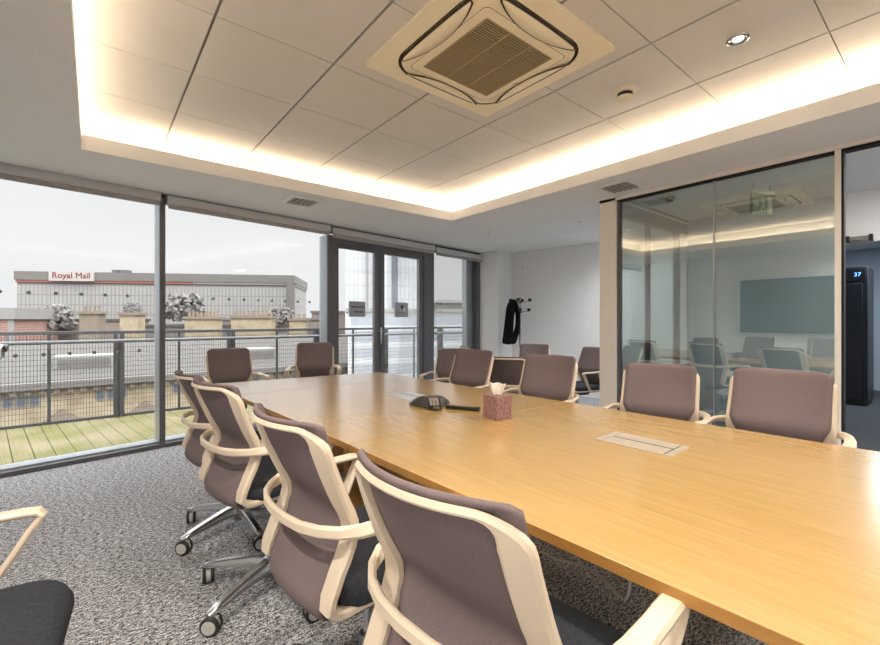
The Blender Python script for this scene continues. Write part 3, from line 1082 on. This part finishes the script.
def arm_band():
    mb = MB()
    half = [(-.005, .222, .474), (.030, .234, .510), (.075, .250, .580), (.110, .259, .640), (.126, .261, .662), (.132, .262, .674), (.124, .262, .684), (.105, .262, .6865), (.03, .262, .6865), (-.06, .259, .6865), (-.12, .250, .688), (-.172, .235, .686), (-.212, .206, .684), (-.243, .162, .682), (-.263, .105, .680), (-.272, .04, .680)]
    path = [Vector(p) for p in half] + [Vector((x, -y, z)) for x, y, z in reversed(half)]
    n = len(path)
    secs = []
    nh = len(half)
    for i, p in enumerate(path):
        k = i if i < nh else n - 1 - i
        t = (path[min(i + 1, n - 1)] - path[max(i - 1, 0)]).normalized()
        # flat wide on the arm rest, upright band round the back
        if k < 9:
            wv = Vector((0, 1, 0))
            w, th = .044, .017
            if k < 2:
                w = .034
        else:
            q = min(1, (k - 8) / 4)
            a = q * pi / 2
            side = t.cross(Vector((0, 0, 1))).normalized()
            if i >= nh:
                pass
            if side.y < 0:
                side = -side
            wv = (side * cos(a) + Vector((0, 0, 1)) * sin(a)).normalized()
            w, th = .044 - .014 * q, .017
        wv = (wv - t * wv.dot(t)).normalized()
        nv = t.cross(wv).normalized()
        if i >= nh and k >= 9:
            pass
        h1, h2, b = w / 2, th / 2, .006
        secs.append([wv * px + nv * pz for px, pz in ((h1, h2 - b), (h1 - b, h2), (-h1 + b, h2), (-h1, h2 - b), (-h1, -h2 + b), (-h1 + b, -h2), (h1 - b, -h2), (h1, -h2 + b))])
    # keep ring orientation consistent across the back centre
    for i in range(1, n):
        best, bk = None, 0
        k = 8
        prev = secs[i - 1]
        for rev in (False, True):
            ring = list(reversed(secs[i])) if rev else secs[i]
            for sh in range(k):
                rr = ring[sh:] + ring[:sh]
                d = sum((a - b_).length for a, b_ in zip(prev, rr))
                if best is None or d < best:
                    best, bk = d, rr
        secs[i] = bk
    mb.sweep(path, secs, M_SHELL)
    return mb
def seat_mesh():
    mb = MB()
    out = rrect(.43, .42, .09, 8)
    n = len(out)
    rings = []
    for sc, z in ((.90, .475), (.97, .480), (1.0, .497), (.995, .512), (.96, .526), (.86, .534), (.55, .536), (.15, .534)):
        ring = []
        for x, y in out:
            xx, yy = x * sc, y * (sc if sc > .9 else sc)
            drop = -.022 * max(0, (xx - .12) / .105) ** 2
            ring.append((xx + .0, yy, z + drop * (1 if z > .49 else .3)))
        rings.append(ring)
    vs = [p for r in rings for p in r]
    fs = [(i * n + j, i * n + (j + 1) % n, (i + 1) * n + (j + 1) % n, (i + 1) * n + j) for i in range(len(rings) - 1) for j in range(n)]
    fs.append(tuple(range(n - 1, -1, -1)))
    fs.append(tuple((len(rings) - 1) * n + j for j in range(n)))
    mb.add(vs, fs, M_SEAT)
    return mb
def make_chair():
    t = thing('office_chair', 'x', 'chair')
    frame_mesh().build('back_frame', t, smooth=True)
    mesh_panel().build('backrest', t, smooth=True, solid=.012)
    arm_band().build('arm_band', t, smooth=True)
    seat_mesh().build('seat', t, smooth=True)
    mm = MB()
    mm.prism([(-.13, -.06), (.10, -.075), (.13, -.05), (.13, .05), (.10, .075), (-.13, .06)], 0.405, 0.472, M_BLACK)
    mm.box(-.16, .18, -.185, -.165, 0.452, 0.472, M_BLACK)
    mm.box(-.16, .18, .165, .185, 0.452, 0.472, M_BLACK)
    mm.box(-.03, .03, -.18, .18, 0.445, 0.465, M_BLACK)
    m_ = mm.build('tilt_mechanism', t, bevel=.006)
    lv = MB()
    lv.tube([(.03, -.06, .43), (.035, -.16, .428), (.04, -.235, .42)], .006, M_BLACK, 8)
    lv.build('height_lever', m_, smooth=True)
    cm = MB()
    cm.lathe([(.014, .22), (.014, .42)], (0, 0, 0), M_CHROME, 16)
    cm.lathe([(.026, .055), (.026, .25), (.022, .255)], (0, 0, 0), M_STEEL, 20)
    cm.build('gas_column', t, smooth=True)
    bs = bpy.data.objects.new('star_base', None)
    bm_ = MB()
    bm_.lathe([(.030, .090), (.046, .095), (.050, .110), (.046, .140), (.034, .150)], (0, 0, 0), M_CHROME, 24)
    base = bm_.build('star_base', t, smooth=True)
    for k in range(5):
        a = 2 * pi * k / 5
        lg_ = MB()
        pts, secs = [], []
        for r, z, w, hh in ((.03, .118, .054, .054), (.10, .116, .050, .046), (.20, .103, .042, .034), (.28, .090, .037, .026), (.325, .083, .034, .020), (.336, .080, .022, .012)):
            pts.append((r, 0, z))
            b = w * .22
            secs.append([Vector((0, y_, z_)) for y_, z_ in ((w / 2, -hh / 2), (w / 2, hh * .15), (w / 2 - b, hh / 2), (-w / 2 + b, hh / 2), (-w / 2, hh * .15), (-w / 2, -hh / 2))])
        lg_.sweep(pts, secs, M_CHROME)
        lg = lg_.build('leg', base, rz=a, smooth=True)
        cs = MB()
        off = random.uniform(-.6, .6)
        for sy in (-1, 1):
            cs.lathe([(.020, sy * .008), (.036, sy * .010), (.037, sy * .018), (.033, sy * .024), (.026, sy * .0245)], (0, 0, .037), M_TYRE, 22, 'Y')
            cs.lathe([(.027, sy * .020), (.026, sy * .026), (.018, sy * .027), (.002, sy * .027)], (0, 0, .037), M_HUB, 20, 'Y')
        cs.lathe([(.030, -.009), (.031, 0), (.030, .009)], (0, 0, .037), M_HUB, 20, 'Y')
        cs.box(-.026, .022, -.008, .008, .040, .066, M_HUB)
        cs.lathe([(.008, .05), (.008, .082)], (.012, 0, 0), M_STEEL, 12)
        cs.build('caster', lg, (.318, 0, 0), [.5, 2.2, -1.1, 1.4, -2.4][k], smooth=True)
    return t
first = make_chair()
used = [False]
def chair(x, y, head, label, group=None, dz=0.0, base=0.0):
    if not used[0]:
        t = first
        used[0] = True
    else:
        t = copy_tree(first)
    t.location = (x, y, 0)
    t.rotation_euler = (0, 0, radians(head))
    t['label'] = label
    if group:
        t['group'] = group
    for ch in t.children:
        nm = ch.name.split('.')[0]
        if nm in ('back_frame', 'backrest', 'arm_band', 'seat', 'tilt_mechanism'):
            ch.location.z = dz
        if nm == 'star_base':
            ch.rotation_euler.z = radians(base - head)
        if nm == 'gas_column' and dz < 0:
            ch.scale.z = 1 + dz / .42
    return t
G1, G2, G3, G4 = 'chairs along the window side of the table', 'chairs along the partition side of the table', 'chairs at the far end of the table', 'spare chairs in the alcove'
chair(.675, .585, 5, 'beige and taupe mesh office chair nearest the camera at the near table edge', G1, .010, 20)
chair(.648, 1.150, 4, 'beige framed mesh office chair second from the camera on the window side of the table', G1, .015, 40)
chair(.634, 1.968, 10, 'mesh office chair third from the camera on the window side, its star base clear', G1, .010, 63)
chair(.656, 2.655, 6, 'beige framed mesh office chair furthest from the camera on the window side of the table', G1, -.025, 58)
chair(2.262, 2.605, 188, 'taupe mesh office chair facing the conference phone, furthest along the partition side', G2, 0, 30)
chair(2.305, 1.845, 191, 'taupe mesh office chair behind the tissue box, between two others on the partition side', G2, 0, 10)
chair(2.42, 1.11, 195, 'taupe mesh chair opposite the near cable port, left one before the glass', G2, -.015, 50)
chair(2.347, .562, 183, 'taupe mesh office chair closest to the open doorway on the partition side', G2, .010, 25)
chair(1.05, 4.40, -90, 'taupe mesh office chair at the left of the far table end, before the railing', G3, -.03, 15)
chair(1.84, 4.42, -115, 'taupe mesh office chair at the far table end in front of the double doors', G3, 0, 40)
chair(-.262, 1.33, -5, 'office chair cut off by the left photo edge, charcoal seat and one arm visible', None, 0, 0)
chair(2.93, 3.475, 214, 'mesh office chair in the alcove nearest the double doors, facing the table', G4, -.067, 10)
chair(4.14, 4.17, -20, 'mesh office chair in the alcove next to the white column, mostly hidden by the others', G4, -.095, 33)
chair(3.06, 2.72, 33, 'mesh office chair in the alcove below the hanging coat, turned away from the table', G4, -.067, 22)
chair(4.36, 3.55, 205, 'mesh office chair in the alcove close to the far wall, only its top showing', G4, -.067, 5)
chair(4.36, 2.86, 163, 'mesh office chair in the alcove beside the partition end, turned half sideways', G4, -.067, 48)

# ------------------------------------------------------------------ alcove: coat stand and coat
cs = thing('coat_stand', 'slim chrome coat stand with black knobs in the alcove', 'coat stand', (5.44, 4.63, 0))
pl = MB()
pl.tube([(0, 0, .03), (0, 0, 1.05)], .016, M_CHROME, 14)
pl.tube([(0, 0, 1.03), (0, 0, 1.56)], .011, M_CHROME, 14)
pl.lathe([(.020, 1.03), (.020, 1.07)], (0, 0, 0), M_STEEL, 14)
pl.build('pole', cs, smooth=True)
MB().lathe([(.19, 0), (.19, .015), (.06, .035), (.02, .05)], (0, 0, 0), M_STEEL, 32).build('base_disc', cs, smooth=True)
MB().lathe([(.001, 1.585), (.012, 1.58), (.014, 1.565), (.011, 1.555)], (0, 0, 0), M_CHROME, 14).build('finial', cs, smooth=True)
rg = MB()
rg.tube([(.11 * cos(2 * pi * k / 24), .11 * sin(2 * pi * k / 24), .53) for k in range(24)], .006, M_CHROME, 8, True)
rg.tube([(-.11, 0, .53), (.11, 0, .53)], .005, M_CHROME, 8)
rg.build('umbrella_ring', cs, smooth=True)
MB().lathe([(.02, .37), (.045, .38), (.045, .42), (.02, .43)], (0, 0, 0), M_BLACK, 18).build('collar', cs, smooth=True)
for z, rs in ((1.50, .16), (1.34, .14)):
    MB().lathe([(.026, z - .022), (.030, z - .01), (.026, z + .004)], (0, 0, 0), M_BLACK, 16).build('hook_hub', cs, smooth=True)
    for k in range(4):
        a = radians(-62 + 90 * k + (12 if z < 1.4 else 0))
        hk = MB()
        d = Vector((cos(a), sin(a), 0))
        e = d * rs + Vector((0, 0, z + .03))
        hk.tube([Vector((0, 0, z - .005)), d * rs * .5 + Vector((0, 0, z)), d * rs * .85 + Vector((0, 0, z + .012)), e], .006, M_CHROME, 8)
        ho = hk.build('hook', cs, smooth=True)
        kn = MB()
        kn.lathe([(.002, -.030), (.022, -.024), (.030, 0), (.022, .024), (.002, .030)], e, M_BLACK, 14)
        kn.build('knob', ho, smooth=True)
# coat hanging from the left hooks
ct = MB()
RDIR = Vector((.777, -.629, 0))
FDIR = Vector((.629, .777, 0))
C0 = Vector((5.44, 4.63, 0)) - RDIR * .15 - FDIR * .02
def loft(cols, m):
    n = 20
    vs, fs = [], []
    for i, (u, z, w, d, wv) in enumerate(cols):
        for j in range(n):
            a = 2 * pi * j / n
            r = 1 + wv * sin(5 * a + i * .7)
            p = C0 + RDIR * (u + w * cos(a) * r) + FDIR * (d * sin(a) * r) + Vector((0, 0, z))
            vs.append(p)
    for i in range(len(cols) - 1):
        for j in range(n):
            fs.append((i * n + j, i * n + (j + 1) % n, (i + 1) * n + (j + 1) % n, (i + 1) * n + j))
    fs.append(tuple(range(n)))
    fs.append(tuple((len(cols) - 1) * n + j for j in range(n)))
    ct.add(vs, fs, m)
loft([(.045, 1.545, .02, .02, 0), (.03, 1.53, .05, .05, .05), (.01, 1.47, .075, .07, .1), (-.02, 1.36, .075, .08, .14), (-.035, 1.20, .07, .085, .16), (-.05, 1.0, .075, .085, .18), (-.055, .86, .085, .09, .2), (-.055, .80, .085, .085, .22)], M_COAT)
loft([(.055, 1.53, .03, .03, .05), (.085, 1.46, .035, .04, .1), (.105, 1.34, .04, .045, .1), (.115, 1.20, .04, .05, .1), (.105, 1.08, .045, .05, .12), (.08, .98, .05, .055, .12), (.04, .88, .055, .06, .15), (.02, .80, .05, .06, .15)], M_COAT)
tag(ct.build('coat', smooth=True, subsurf=1), 'black coat hanging from the chrome stand in the alcove', 'coat')
# little wall box
wbx = b1 + bw_dir * .24 + Vector((-.012, 0, 2.12))
sn = thing('wall_sensor', 'small white sensor box high on the alcove wall', 'sensor', tuple(wbx), WA)
MB().box(-.015, .012, -.035, .035, -.05, .05, M_WALL).build('housing', sn, bevel=.004)
MB().box(-.018, -.015, -.012, .012, -.02, .0, M_VENT).build('lens', sn)

# ------------------------------------------------------------------ wall screen (seen reflected in the partition)
tv = thing('wall_screen', 'large black flat screen on the left wall, reflected in the glass partition', 'screen', (XL, 1.80, 1.45))
MB().box(.03, .07, -.83, .83, -.47, .47, M_BLACK).build('housing', tv, bevel=.004)
MB().box(.070, .072, -.82, .82, -.455, .455, M_TV).build('display', tv)
MB().box(0, .03, -.25, .25, -.2, .2, M_STEEL).build('bracket', tv)

# ------------------------------------------------------------------ lobby fittings
ex = thing('exit_sign', 'green exit sign hanging from the lobby ceiling behind the glass', 'exit sign', (4.70, 1.178, 2.44), radians(72))
MB().box(-.012, .012, -.14, .14, -.285, -.10, M_EXITG).build('panel', ex, bevel=.003)
MB().box(-.02, .02, -.15, .15, -.10, -.07, M_WHITE).build('housing', ex, bevel=.004)
for y in (-.11, .11):
    MB().tube([(0, y, -.08), (0, y, 0)], .004, M_STEEL, 8).build('rod', ex)
pg = MB()
for x in (-.0135, .0125):
    # running figure, arrow and doorway
    pg.lathe([(.012, x), (.012, x + .001)], (0, .015, -.138), M_WHITE, 14, 'X')
    for (ya, za, yb, zb, w) in ((.008, -.155, -.005, -.205, .016), (-.005, -.205, .025, -.235, .011), (.025, -.235, .02, -.265, .010), (-.005, -.205, -.035, -.235, .011), (.006, -.165, .035, -.185, .008), (.006, -.165, -.025, -.175, .008)):
        dy, dz = yb - ya, zb - za
        l = math.hypot(dy, dz)
        py, pz = -dz / l * w / 2, dy / l * w / 2
        pg.add([(x, ya + py, za + pz), (x, ya - py, za - pz), (x, yb - py, zb - pz), (x, yb + py, zb + pz)], [(0, 1, 2, 3)], M_WHITE)
    pg.box(x, x + .001, -.12, -.060, -.27, -.12, M_WHITE)
    pg.add([(x, .06, -.195), (x, .09, -.16), (x, .09, -.23)], [(0, 1, 2)], M_WHITE)
    pg.box(x, x + .001, .088, .125, -.205, -.185, M_WHITE)
pg.build('pictogram', ex)
dc = thing('dome_camera', 'small dark dome camera on the lobby ceiling near the partition end', 'camera', (4.36, 1.83, 2.44))
MB().lathe([(.065, 0), (.065, -.03), (.055, -.04)], (0, 0, 0), M_WHITE, 24).build('housing', dc, smooth=True)
MB().lathe([(.048, -.038), (.042, -.065), (.026, -.085), (.002, -.092)], (0, 0, 0), M_DARKGLASS, 24).build('dome', dc, smooth=True)
dcl = thing('door_closer', 'chrome door closer on the header of the inner lobby doorway', 'door closer', (5.75, .66, 1.985))
MB().box(-.055, 0, -.085, .085, -.022, .022, M_CHROME).build('body', dcl, bevel=.005)
ar = MB()
ar.box(-.05, -.03, -.10, .10, -.045, -.034, M_STEEL)
ar.build('arm', dcl)
for y in (-.08, .08):
    MB().box(-.062, 0, y - .014, y + .014, -.03, .03, M_BLACK).build('end_cap', dcl, bevel=.003)
cbn = thing('upright_cabinet', 'tall dark steel cabinet with a lit blue digital display in the corridor', 'cabinet', (8.35, .97, 0), 0)
MB().box(0, .6, -.09, .56, .04, 1.95, M_CABINET).build('body', cbn, bevel=.006)
MB().box(-.03, 0, -.04, .54, .08, 1.72, M_CABINET).build('door', cbn, bevel=.006)
MB().box(-.02, 0, -.07, .55, 1.75, 1.93, M_BLACK).build('display_panel', cbn, bevel=.003)
MB().box(0.02, .58, -.07, .54, 0, .04, M_BLACK).build('plinth', cbn)
def text_mesh(name, body, size, m, parent, mtx, depth=.0):
    cu = bpy.data.curves.new(name, 'FONT')
    cu.body = body
    cu.size = size
    cu.align_x = 'CENTER'
    cu.align_y = 'CENTER'
    cu.extrude = depth
    cu.offset = size * .001
    o = bpy.data.objects.new(name, cu)
    COL.objects.link(o)
    dg = bpy.context.evaluated_depsgraph_get()
    me = bpy.data.meshes.new_from_object(o.evaluated_get(dg))
    bpy.data.objects.remove(o)
    me.materials.clear()
    me.materials.append(m)
    me.transform(mtx)
    q = bpy.data.objects.new(name, me)
    COL.objects.link(q)
    q.parent = parent
    return q
# facing -X, reading left to right for someone looking along +X
mt = Matrix(((0, 0, -1, -.0215), (-1, 0, 0, .01), (0, 1, 0, 1.84), (0, 0, 0, 1)))
text_mesh('display_digits', '37', .075, M_LEDBLUE, cbn, mt)

# ------------------------------------------------------------------ balcony
dk = MB()
bw_, gap = .142, .006
for k in range(-28, 52):
    s0 = k * bw_
    a = wpt(s0 + gap / 2, .22); b = wpt(s0 + bw_ - gap / 2, .22)
    def hit(p):
        return p + NX * ((7.02 - p.y) / NX.y)
    c, d = hit(b), hit(a)
    dk.prism([(a.x, a.y), (b.x, b.y), (c.x, c.y), (d.x, d.y)], -.09, -.05, M_DECK)
struct(dk.build('balcony_deck'))
sl = MB()
e0, e1 = wpt(-4.2, .2), wpt(7.2, .2)
sl.prism([(e0.x, e0.y), (e1.x, e1.y), (e1.x, 7.02), (e0.x, 7.02)], -.4, -.095, M_CONC)
struct(sl.build('balcony_slab'))
YR = 6.94
rl = thing('balcony_railing', 'grey balcony railing with wire mesh infill and two rails', 'railing', (0, YR, -.05))
RX_0, RX_1 = -3.8, 6.6
MB().box(RX_0, RX_1, -.02, .02, 1.075, 1.115, M_RAIL).build('top_rail', rl, bevel=.004)
hr = MB()
hr.tube([(RX_0, -.10, .985), (RX_1, -.10, .985)], .022, M_RAIL2, 12)
hr.build('handrail', rl, smooth=True)
MB().box(RX_0, RX_1, -.015, .015, -.015, .03, M_RAIL).build('bottom_rail', rl)
x = -3.77
posts = []
k = 0
px = .255 - 1.343 * 3
while px < RX_1:
    pm = MB()
    pm.box(px - .055, px - .010, -.03, .03, -.2, 1.10, M_RAIL)
    pm.box(px + .010, px + .055, -.03, .03, -.2, 1.10, M_RAIL)
    pm.box(px - .02, px + .02, -.02, .02, -.2, .95, M_RAIL)
    pm.tube([(px, 0, .95), (px, -.10, .97)], .008, M_RAIL, 8)
    pm.build('post', rl)
    if px + .67 < RX_1:
        MB().box(px + .66, px + .69, -.012, .012, 0, 1.08, M_RAIL).build('thin_post', rl)
    mm_ = MB()
    x0, x1 = px + .06, px + 1.343 - .06
    q = x0
    while q < x1:
        mm_.add([(q - .002, 0, 0), (q + .002, 0, 0), (q, .003, 0), (q - .002, 0, 1.08), (q + .002, 0, 1.08), (q, .003, 1.08)], [(0, 1, 4, 3), (1, 2, 5, 4), (2, 0, 3, 5)], M_WIRE)
        q += .030
    z = .03
    while z < 1.08:
        mm_.add([(x0, .003, z - .002), (x0, .003, z + .002), (x0, .006, z), (x1, .003, z - .002), (x1, .003, z + .002), (x1, .006, z)], [(0, 1, 4, 3), (1, 2, 5, 4), (2, 0, 3, 5)], M_WIRE)
        z += .062
    if x0 < RX_1 - .1:
        mm_.build('wire_mesh', rl, fix=False)
    px += 1.343
# outdoor camera on its post, cropped by the frame
oc = thing('security_camera', 'white bullet security camera with a dark lens on the balcony at the left photo edge', 'camera', (-.785, 6.35, -.05))
MB().tube([(-.25, 0, 0), (-.25, 0, 1.00)], .02, M_RAIL2, 10).build('post', oc, smooth=True)
MB().tube([(-.25, 0, .85), (.02, 0, .85), (.045, 0, .865), (.05, 0, .89), (.05, 0, .95)], .012, M_STEEL, 8).build('arm', oc, smooth=True)
hs = MB()
hs.tube([(-.17, .02, 1.005), (.05, 0, .96)], .036, M_WHITE, 14)
hs.build('housing', oc, smooth=True)
MB().tube([(.05, 0, .962), (.085, -.003, .954)], .040, M_DARKGLASS, 14).build('lens', oc, smooth=True)

# ------------------------------------------------------------------ the city beyond
struct(MB().box(-300, 400, 12, 600, -24.5, -24, M_GROUND).build('ground'))
def bearing(tanv, d):
    """plan point at depth d along the view heading, tanv to its right"""
    return Vector((d * (.6293 + tanv * .7771), d * (.7771 - tanv * .6293), 0))
def block(name, label, cat, a, b, depth, z0, z1, m, roofm=None, group=None):
    """box building with its front from a to b"""
    ang = math.atan2(b.y - a.y, b.x - a.x)
    L = (b - a).length
    t = thing(name, label, cat, (a.x, a.y, 0), ang, group)
    MB().box(0, L, 0, depth, z0, z1, m).build('wall', t)
    if roofm:
        MB().box(-.3, L + .3, -.3, depth + .3, z1, z1 + .5, roofm).build('roof', t)
    return t, L
# office block with the roof sign
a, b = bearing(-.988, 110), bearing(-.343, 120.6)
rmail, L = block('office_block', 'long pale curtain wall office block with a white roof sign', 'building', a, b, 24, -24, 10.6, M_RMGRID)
MB().box(-.4, L + .4, -.5, 24, 11.6, 13.8, M_CONC).build('parapet', rmail)
MB().box(-.2, L * .62, -.3, 24, 11.0, 11.6, M_REDLINE).build('red_band', rmail)
MB().box(L * .62, L + .2, -.3, 24, 11.0, 11.6, M_WHITEFAR).build('white_band', rmail)
MB().box(0, L, 0, 24, 10.6, 11.0, M_CONC).build('cornice', rmail)
MB().box(L - 1.8, L + .2, -.6, 2, -24, 12.8, M_CONC).build('corner_pier', rmail)
sg = MB().box(7.8, 18.2, -1.0, -.5, 11.4, 13.9, M_SIGNWHITE).build('sign_board', rmail)
text_mesh('sign_lettering', 'Royal Mail', 2.15, M_SIGNRED, sg, Matrix(((1, 0, 0, 13.0), (0, 0, -1, -1.05), (0, 1, 0, 12.75), (0, 0, 0, 1))), .03)
for x0, w in ((19.8, 1.6), (21.6, 2.2)):
    MB().box(x0, x0 + w, 4, 6, 13.8, 15.0, M_STEEL).build('roof_plant', rmail)
# glass tower and podium behind the doors
a, b = bearing(-.222, 95), bearing(-.048, 98)
tw, L = block('tower_block', 'tall pale glass tower behind the double doors', 'building', a, b, 18, -24, 40, M_TOWER)
MB().box(L * .28, L * .31, -.8, 0, -24, 40, M_WHITEFAR).build('fin', tw)
MB().box(L * .62, L * .70, -.8, 0, -24, 40, M_WINDOWFAR).build('recess_strip', tw)
a, b = bearing(-.215, 62), bearing(.075, 66)
block('podium_building', 'low white banded building in front of the glass tower', 'building', a, b, 14, -24, 2.4, M_CARPARK, M_WHITEFAR)
a, b = bearing(-.01, 74), bearing(.065, 76)
block('stepped_building', 'pale stepped building right of the glass tower seen through the narrow window', 'building', a, b, 10, -24, 4.2, M_CONC, M_WHITEFAR)
# red brick building at the left edge
a, b = bearing(-1.18, 82), bearing(-.997, 84)
bk, L = block('brick_building', 'red brick building with a white eaves band at the left photo edge', 'building', a, b, 12, -24, 1.4, M_BRICK)
MB().box(-.4, L + .6, -.5, 12, 1.4, 3.6, M_WHITEFAR).build('eaves', bk)
MB().box(L - .8, L + .2, -.2, 0, -24, 1.4, M_WHITEFAR).build('corner_strip', bk)
for q in (2.5, 7.5, 12.0):
    MB().box(q, q + 1.1, -.1, 0, -3.5, -1.2, M_WINDOWFAR).build('window', bk)
# old sandstone terrace below the railing
st = thing('sandstone_terrace', 'old sandstone terrace with slate roof and pedimented windows below the railing', 'building', (-70, 70, 0))
EZ = -6.75
MB().box(0, 112, 0, 16, -24, EZ, M_STONE).build('wall', st)
MB().box(-.5, 112.5, -1.1, 0, EZ - .25, EZ + .55, M_CONC).build('gutter', st)
rf = MB()
rf.add([(-.5, -.6, EZ + .5), (112.5, -.6, EZ + .5), (112.5, 15, EZ + 4.6), (-.5, 15, EZ + 4.6), (112.5, 16, EZ + .5), (-.5, 16, EZ + .5)], [(0, 1, 2, 3), (3, 2, 4, 5), (1, 4, 2), (0, 3, 5)], M_SLATE)
rf.build('roof', st)
dn = MB()
for k in range(90):
    dn.box(k * 1.25, k * 1.25 + .6, -.75, 0, EZ - .85, EZ - .35, M_STONED)
dn.build('cornice_brackets', st)
for k in range(13):
    x0 = 3.0 + k * 8.4
    for w in range(3):
        o = MB().box(x0 + w * 1.15, x0 + w * 1.15 + .95, -.12, 0, EZ - 2.25, EZ - 1.0, M_WHITEFAR).build('window', st)
        MB().box(x0 + w * 1.15 + .12, x0 + w * 1.15 + .83, -.16, -.1, EZ - 2.15, EZ - 1.1, M_WINDOWFAR).build('pane', o)
    pd = MB()
    cx = x0 - 3.2
    pd.add([(cx - 2.6, -.7, EZ - 4.9), (cx + 2.6, -.7, EZ - 4.9), (cx, -.7, EZ - 2.9), (cx - 2.6, 0, EZ - 4.9), (cx + 2.6, 0, EZ - 4.9), (cx, 0, EZ - 2.9)], [(0, 1, 2), (0, 3, 4, 1), (1, 4, 5, 2), (2, 5, 3, 0)], M_STONED)
    pd.box(cx - 2.4, cx + 2.4, -.5, 0, EZ - 5.5, EZ - 4.9, M_STONED)
    pd.build('pediment', st)
for x0 in (40, 66, 88):
    sk = MB()
    sk.box(x0, x0 + 6.2, 4.0, 9.0, EZ + 1.3, EZ + 3.2, M_WHITEFAR)
    so = sk.build('dormer', st)
    MB().box(x0 + .4, x0 + 5.8, 3.9, 4.0, EZ + 1.6, EZ + 2.8, M_CONC).build('pane', so)
for x0, x1 in ((20, 30), (52, 60)):
    MB().box(x0, x1, 7.0, 7.8, EZ + 2.2, EZ + 3.1, M_STEEL).build('roof_valley', st)
# chimney stacks behind the ridge
def chimney(tanv, d, w, h, pots, label, dark=False):
    p = bearing(tanv, d)
    t = thing('chimney_stack', label, 'chimney', (p.x, p.y, -24), radians(-39), 'sandstone chimney stacks on the roofs')
    top = h + 24
    MB().box(-w / 2, w / 2, -1, 1, 0, top - .5, M_STONED if dark else M_STONE).build('shaft', t)
    MB().box(-w / 2 - .3, w / 2 + .3, -1.3, 1.3, top - .5, top, M_STONED).build('cap', t)
    for k in range(pots):
        x = -w / 2 + (k + .5) * w / pots
        MB().lathe([(.26, 0), (.2, .9), (.28, 1.0)], (x, 0, top), M_STONED if dark else M_POT, 10).build('chimney_pot', t, smooth=True)
chimney(-.718, 78, 3.2, 2.6, 0, 'sandstone chimney stack left of the first mullion with a leafy crown of weeds')
chimney(-.812, 84, 3.6, 2.9, 4, 'dark chimney stack with four pots below the office block sign', True)
chimney(-.552, 84, 6.3, 1.9, 8, 'long sandstone chimney stack with a row of pots left of the far table chair')
chimney(-.436, 88, 8.3, 2.1, 9, 'longest sandstone chimney stack with nine pots above the far table chair')
chimney(-.330, 96, 3.6, 1.6, 3, 'small distant chimney stack beside the double door frame')
# weeds and trees
def tree(name, p, z0, hgt, rad, label, n=60, trunk=True, group='hazy trees among the roofs'):
    t = thing(name, label, 'tree', (p.x, p.y, z0), 0, group)
    if trunk:
        MB().tube([(0, 0, 0), (.1, 0, hgt * .5), (0, .1, hgt * .8)], [.25, .18, .08], M_STONED, 8).build('trunk', t)
    f = MB()
    for k in range(n * 3):
        th, ph_ = random.uniform(0, 2 * pi), random.uniform(-.6, 1)
        r = rad * random.uniform(.5, 1) * sqrt(max(.1, 1 - ph_ * ph_ * .7))
        c = Vector((r * cos(th), r * sin(th), hgt + ph_ * rad * .8))
        q = rad * random.uniform(.09, .2)
        rot = Matrix.Rotation(random.uniform(0, 3), 3, 'X') @ Matrix.Rotation(random.uniform(0, 3), 3, 'Z')
        vs = [c + rot @ (Vector(v) * q * random.uniform(.7, 1.2)) for v in ((1, 0, 0), (-1, 0, 0), (0, 1, 0), (0, -1, 0), (0, 0, 1), (0, 0, -1))]
        f.add(vs, [(0, 2, 4), (2, 1, 4), (1, 3, 4), (3, 0, 4), (2, 0, 5), (1, 2, 5), (3, 1, 5), (0, 3, 5)], M_TREE)
    f.build('crown', t)
tree('roof_weeds', bearing(-.718, 78), 2.5, .7, 1.5, 'clump of weeds growing on top of a sandstone chimney stack', 40, False, 'plants on the roofs')
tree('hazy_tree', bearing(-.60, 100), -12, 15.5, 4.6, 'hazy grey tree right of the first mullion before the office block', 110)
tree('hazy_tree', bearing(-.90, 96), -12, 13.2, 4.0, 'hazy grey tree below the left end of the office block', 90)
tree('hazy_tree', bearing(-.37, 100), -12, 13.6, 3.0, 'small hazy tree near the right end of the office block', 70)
# mid-distance roofs
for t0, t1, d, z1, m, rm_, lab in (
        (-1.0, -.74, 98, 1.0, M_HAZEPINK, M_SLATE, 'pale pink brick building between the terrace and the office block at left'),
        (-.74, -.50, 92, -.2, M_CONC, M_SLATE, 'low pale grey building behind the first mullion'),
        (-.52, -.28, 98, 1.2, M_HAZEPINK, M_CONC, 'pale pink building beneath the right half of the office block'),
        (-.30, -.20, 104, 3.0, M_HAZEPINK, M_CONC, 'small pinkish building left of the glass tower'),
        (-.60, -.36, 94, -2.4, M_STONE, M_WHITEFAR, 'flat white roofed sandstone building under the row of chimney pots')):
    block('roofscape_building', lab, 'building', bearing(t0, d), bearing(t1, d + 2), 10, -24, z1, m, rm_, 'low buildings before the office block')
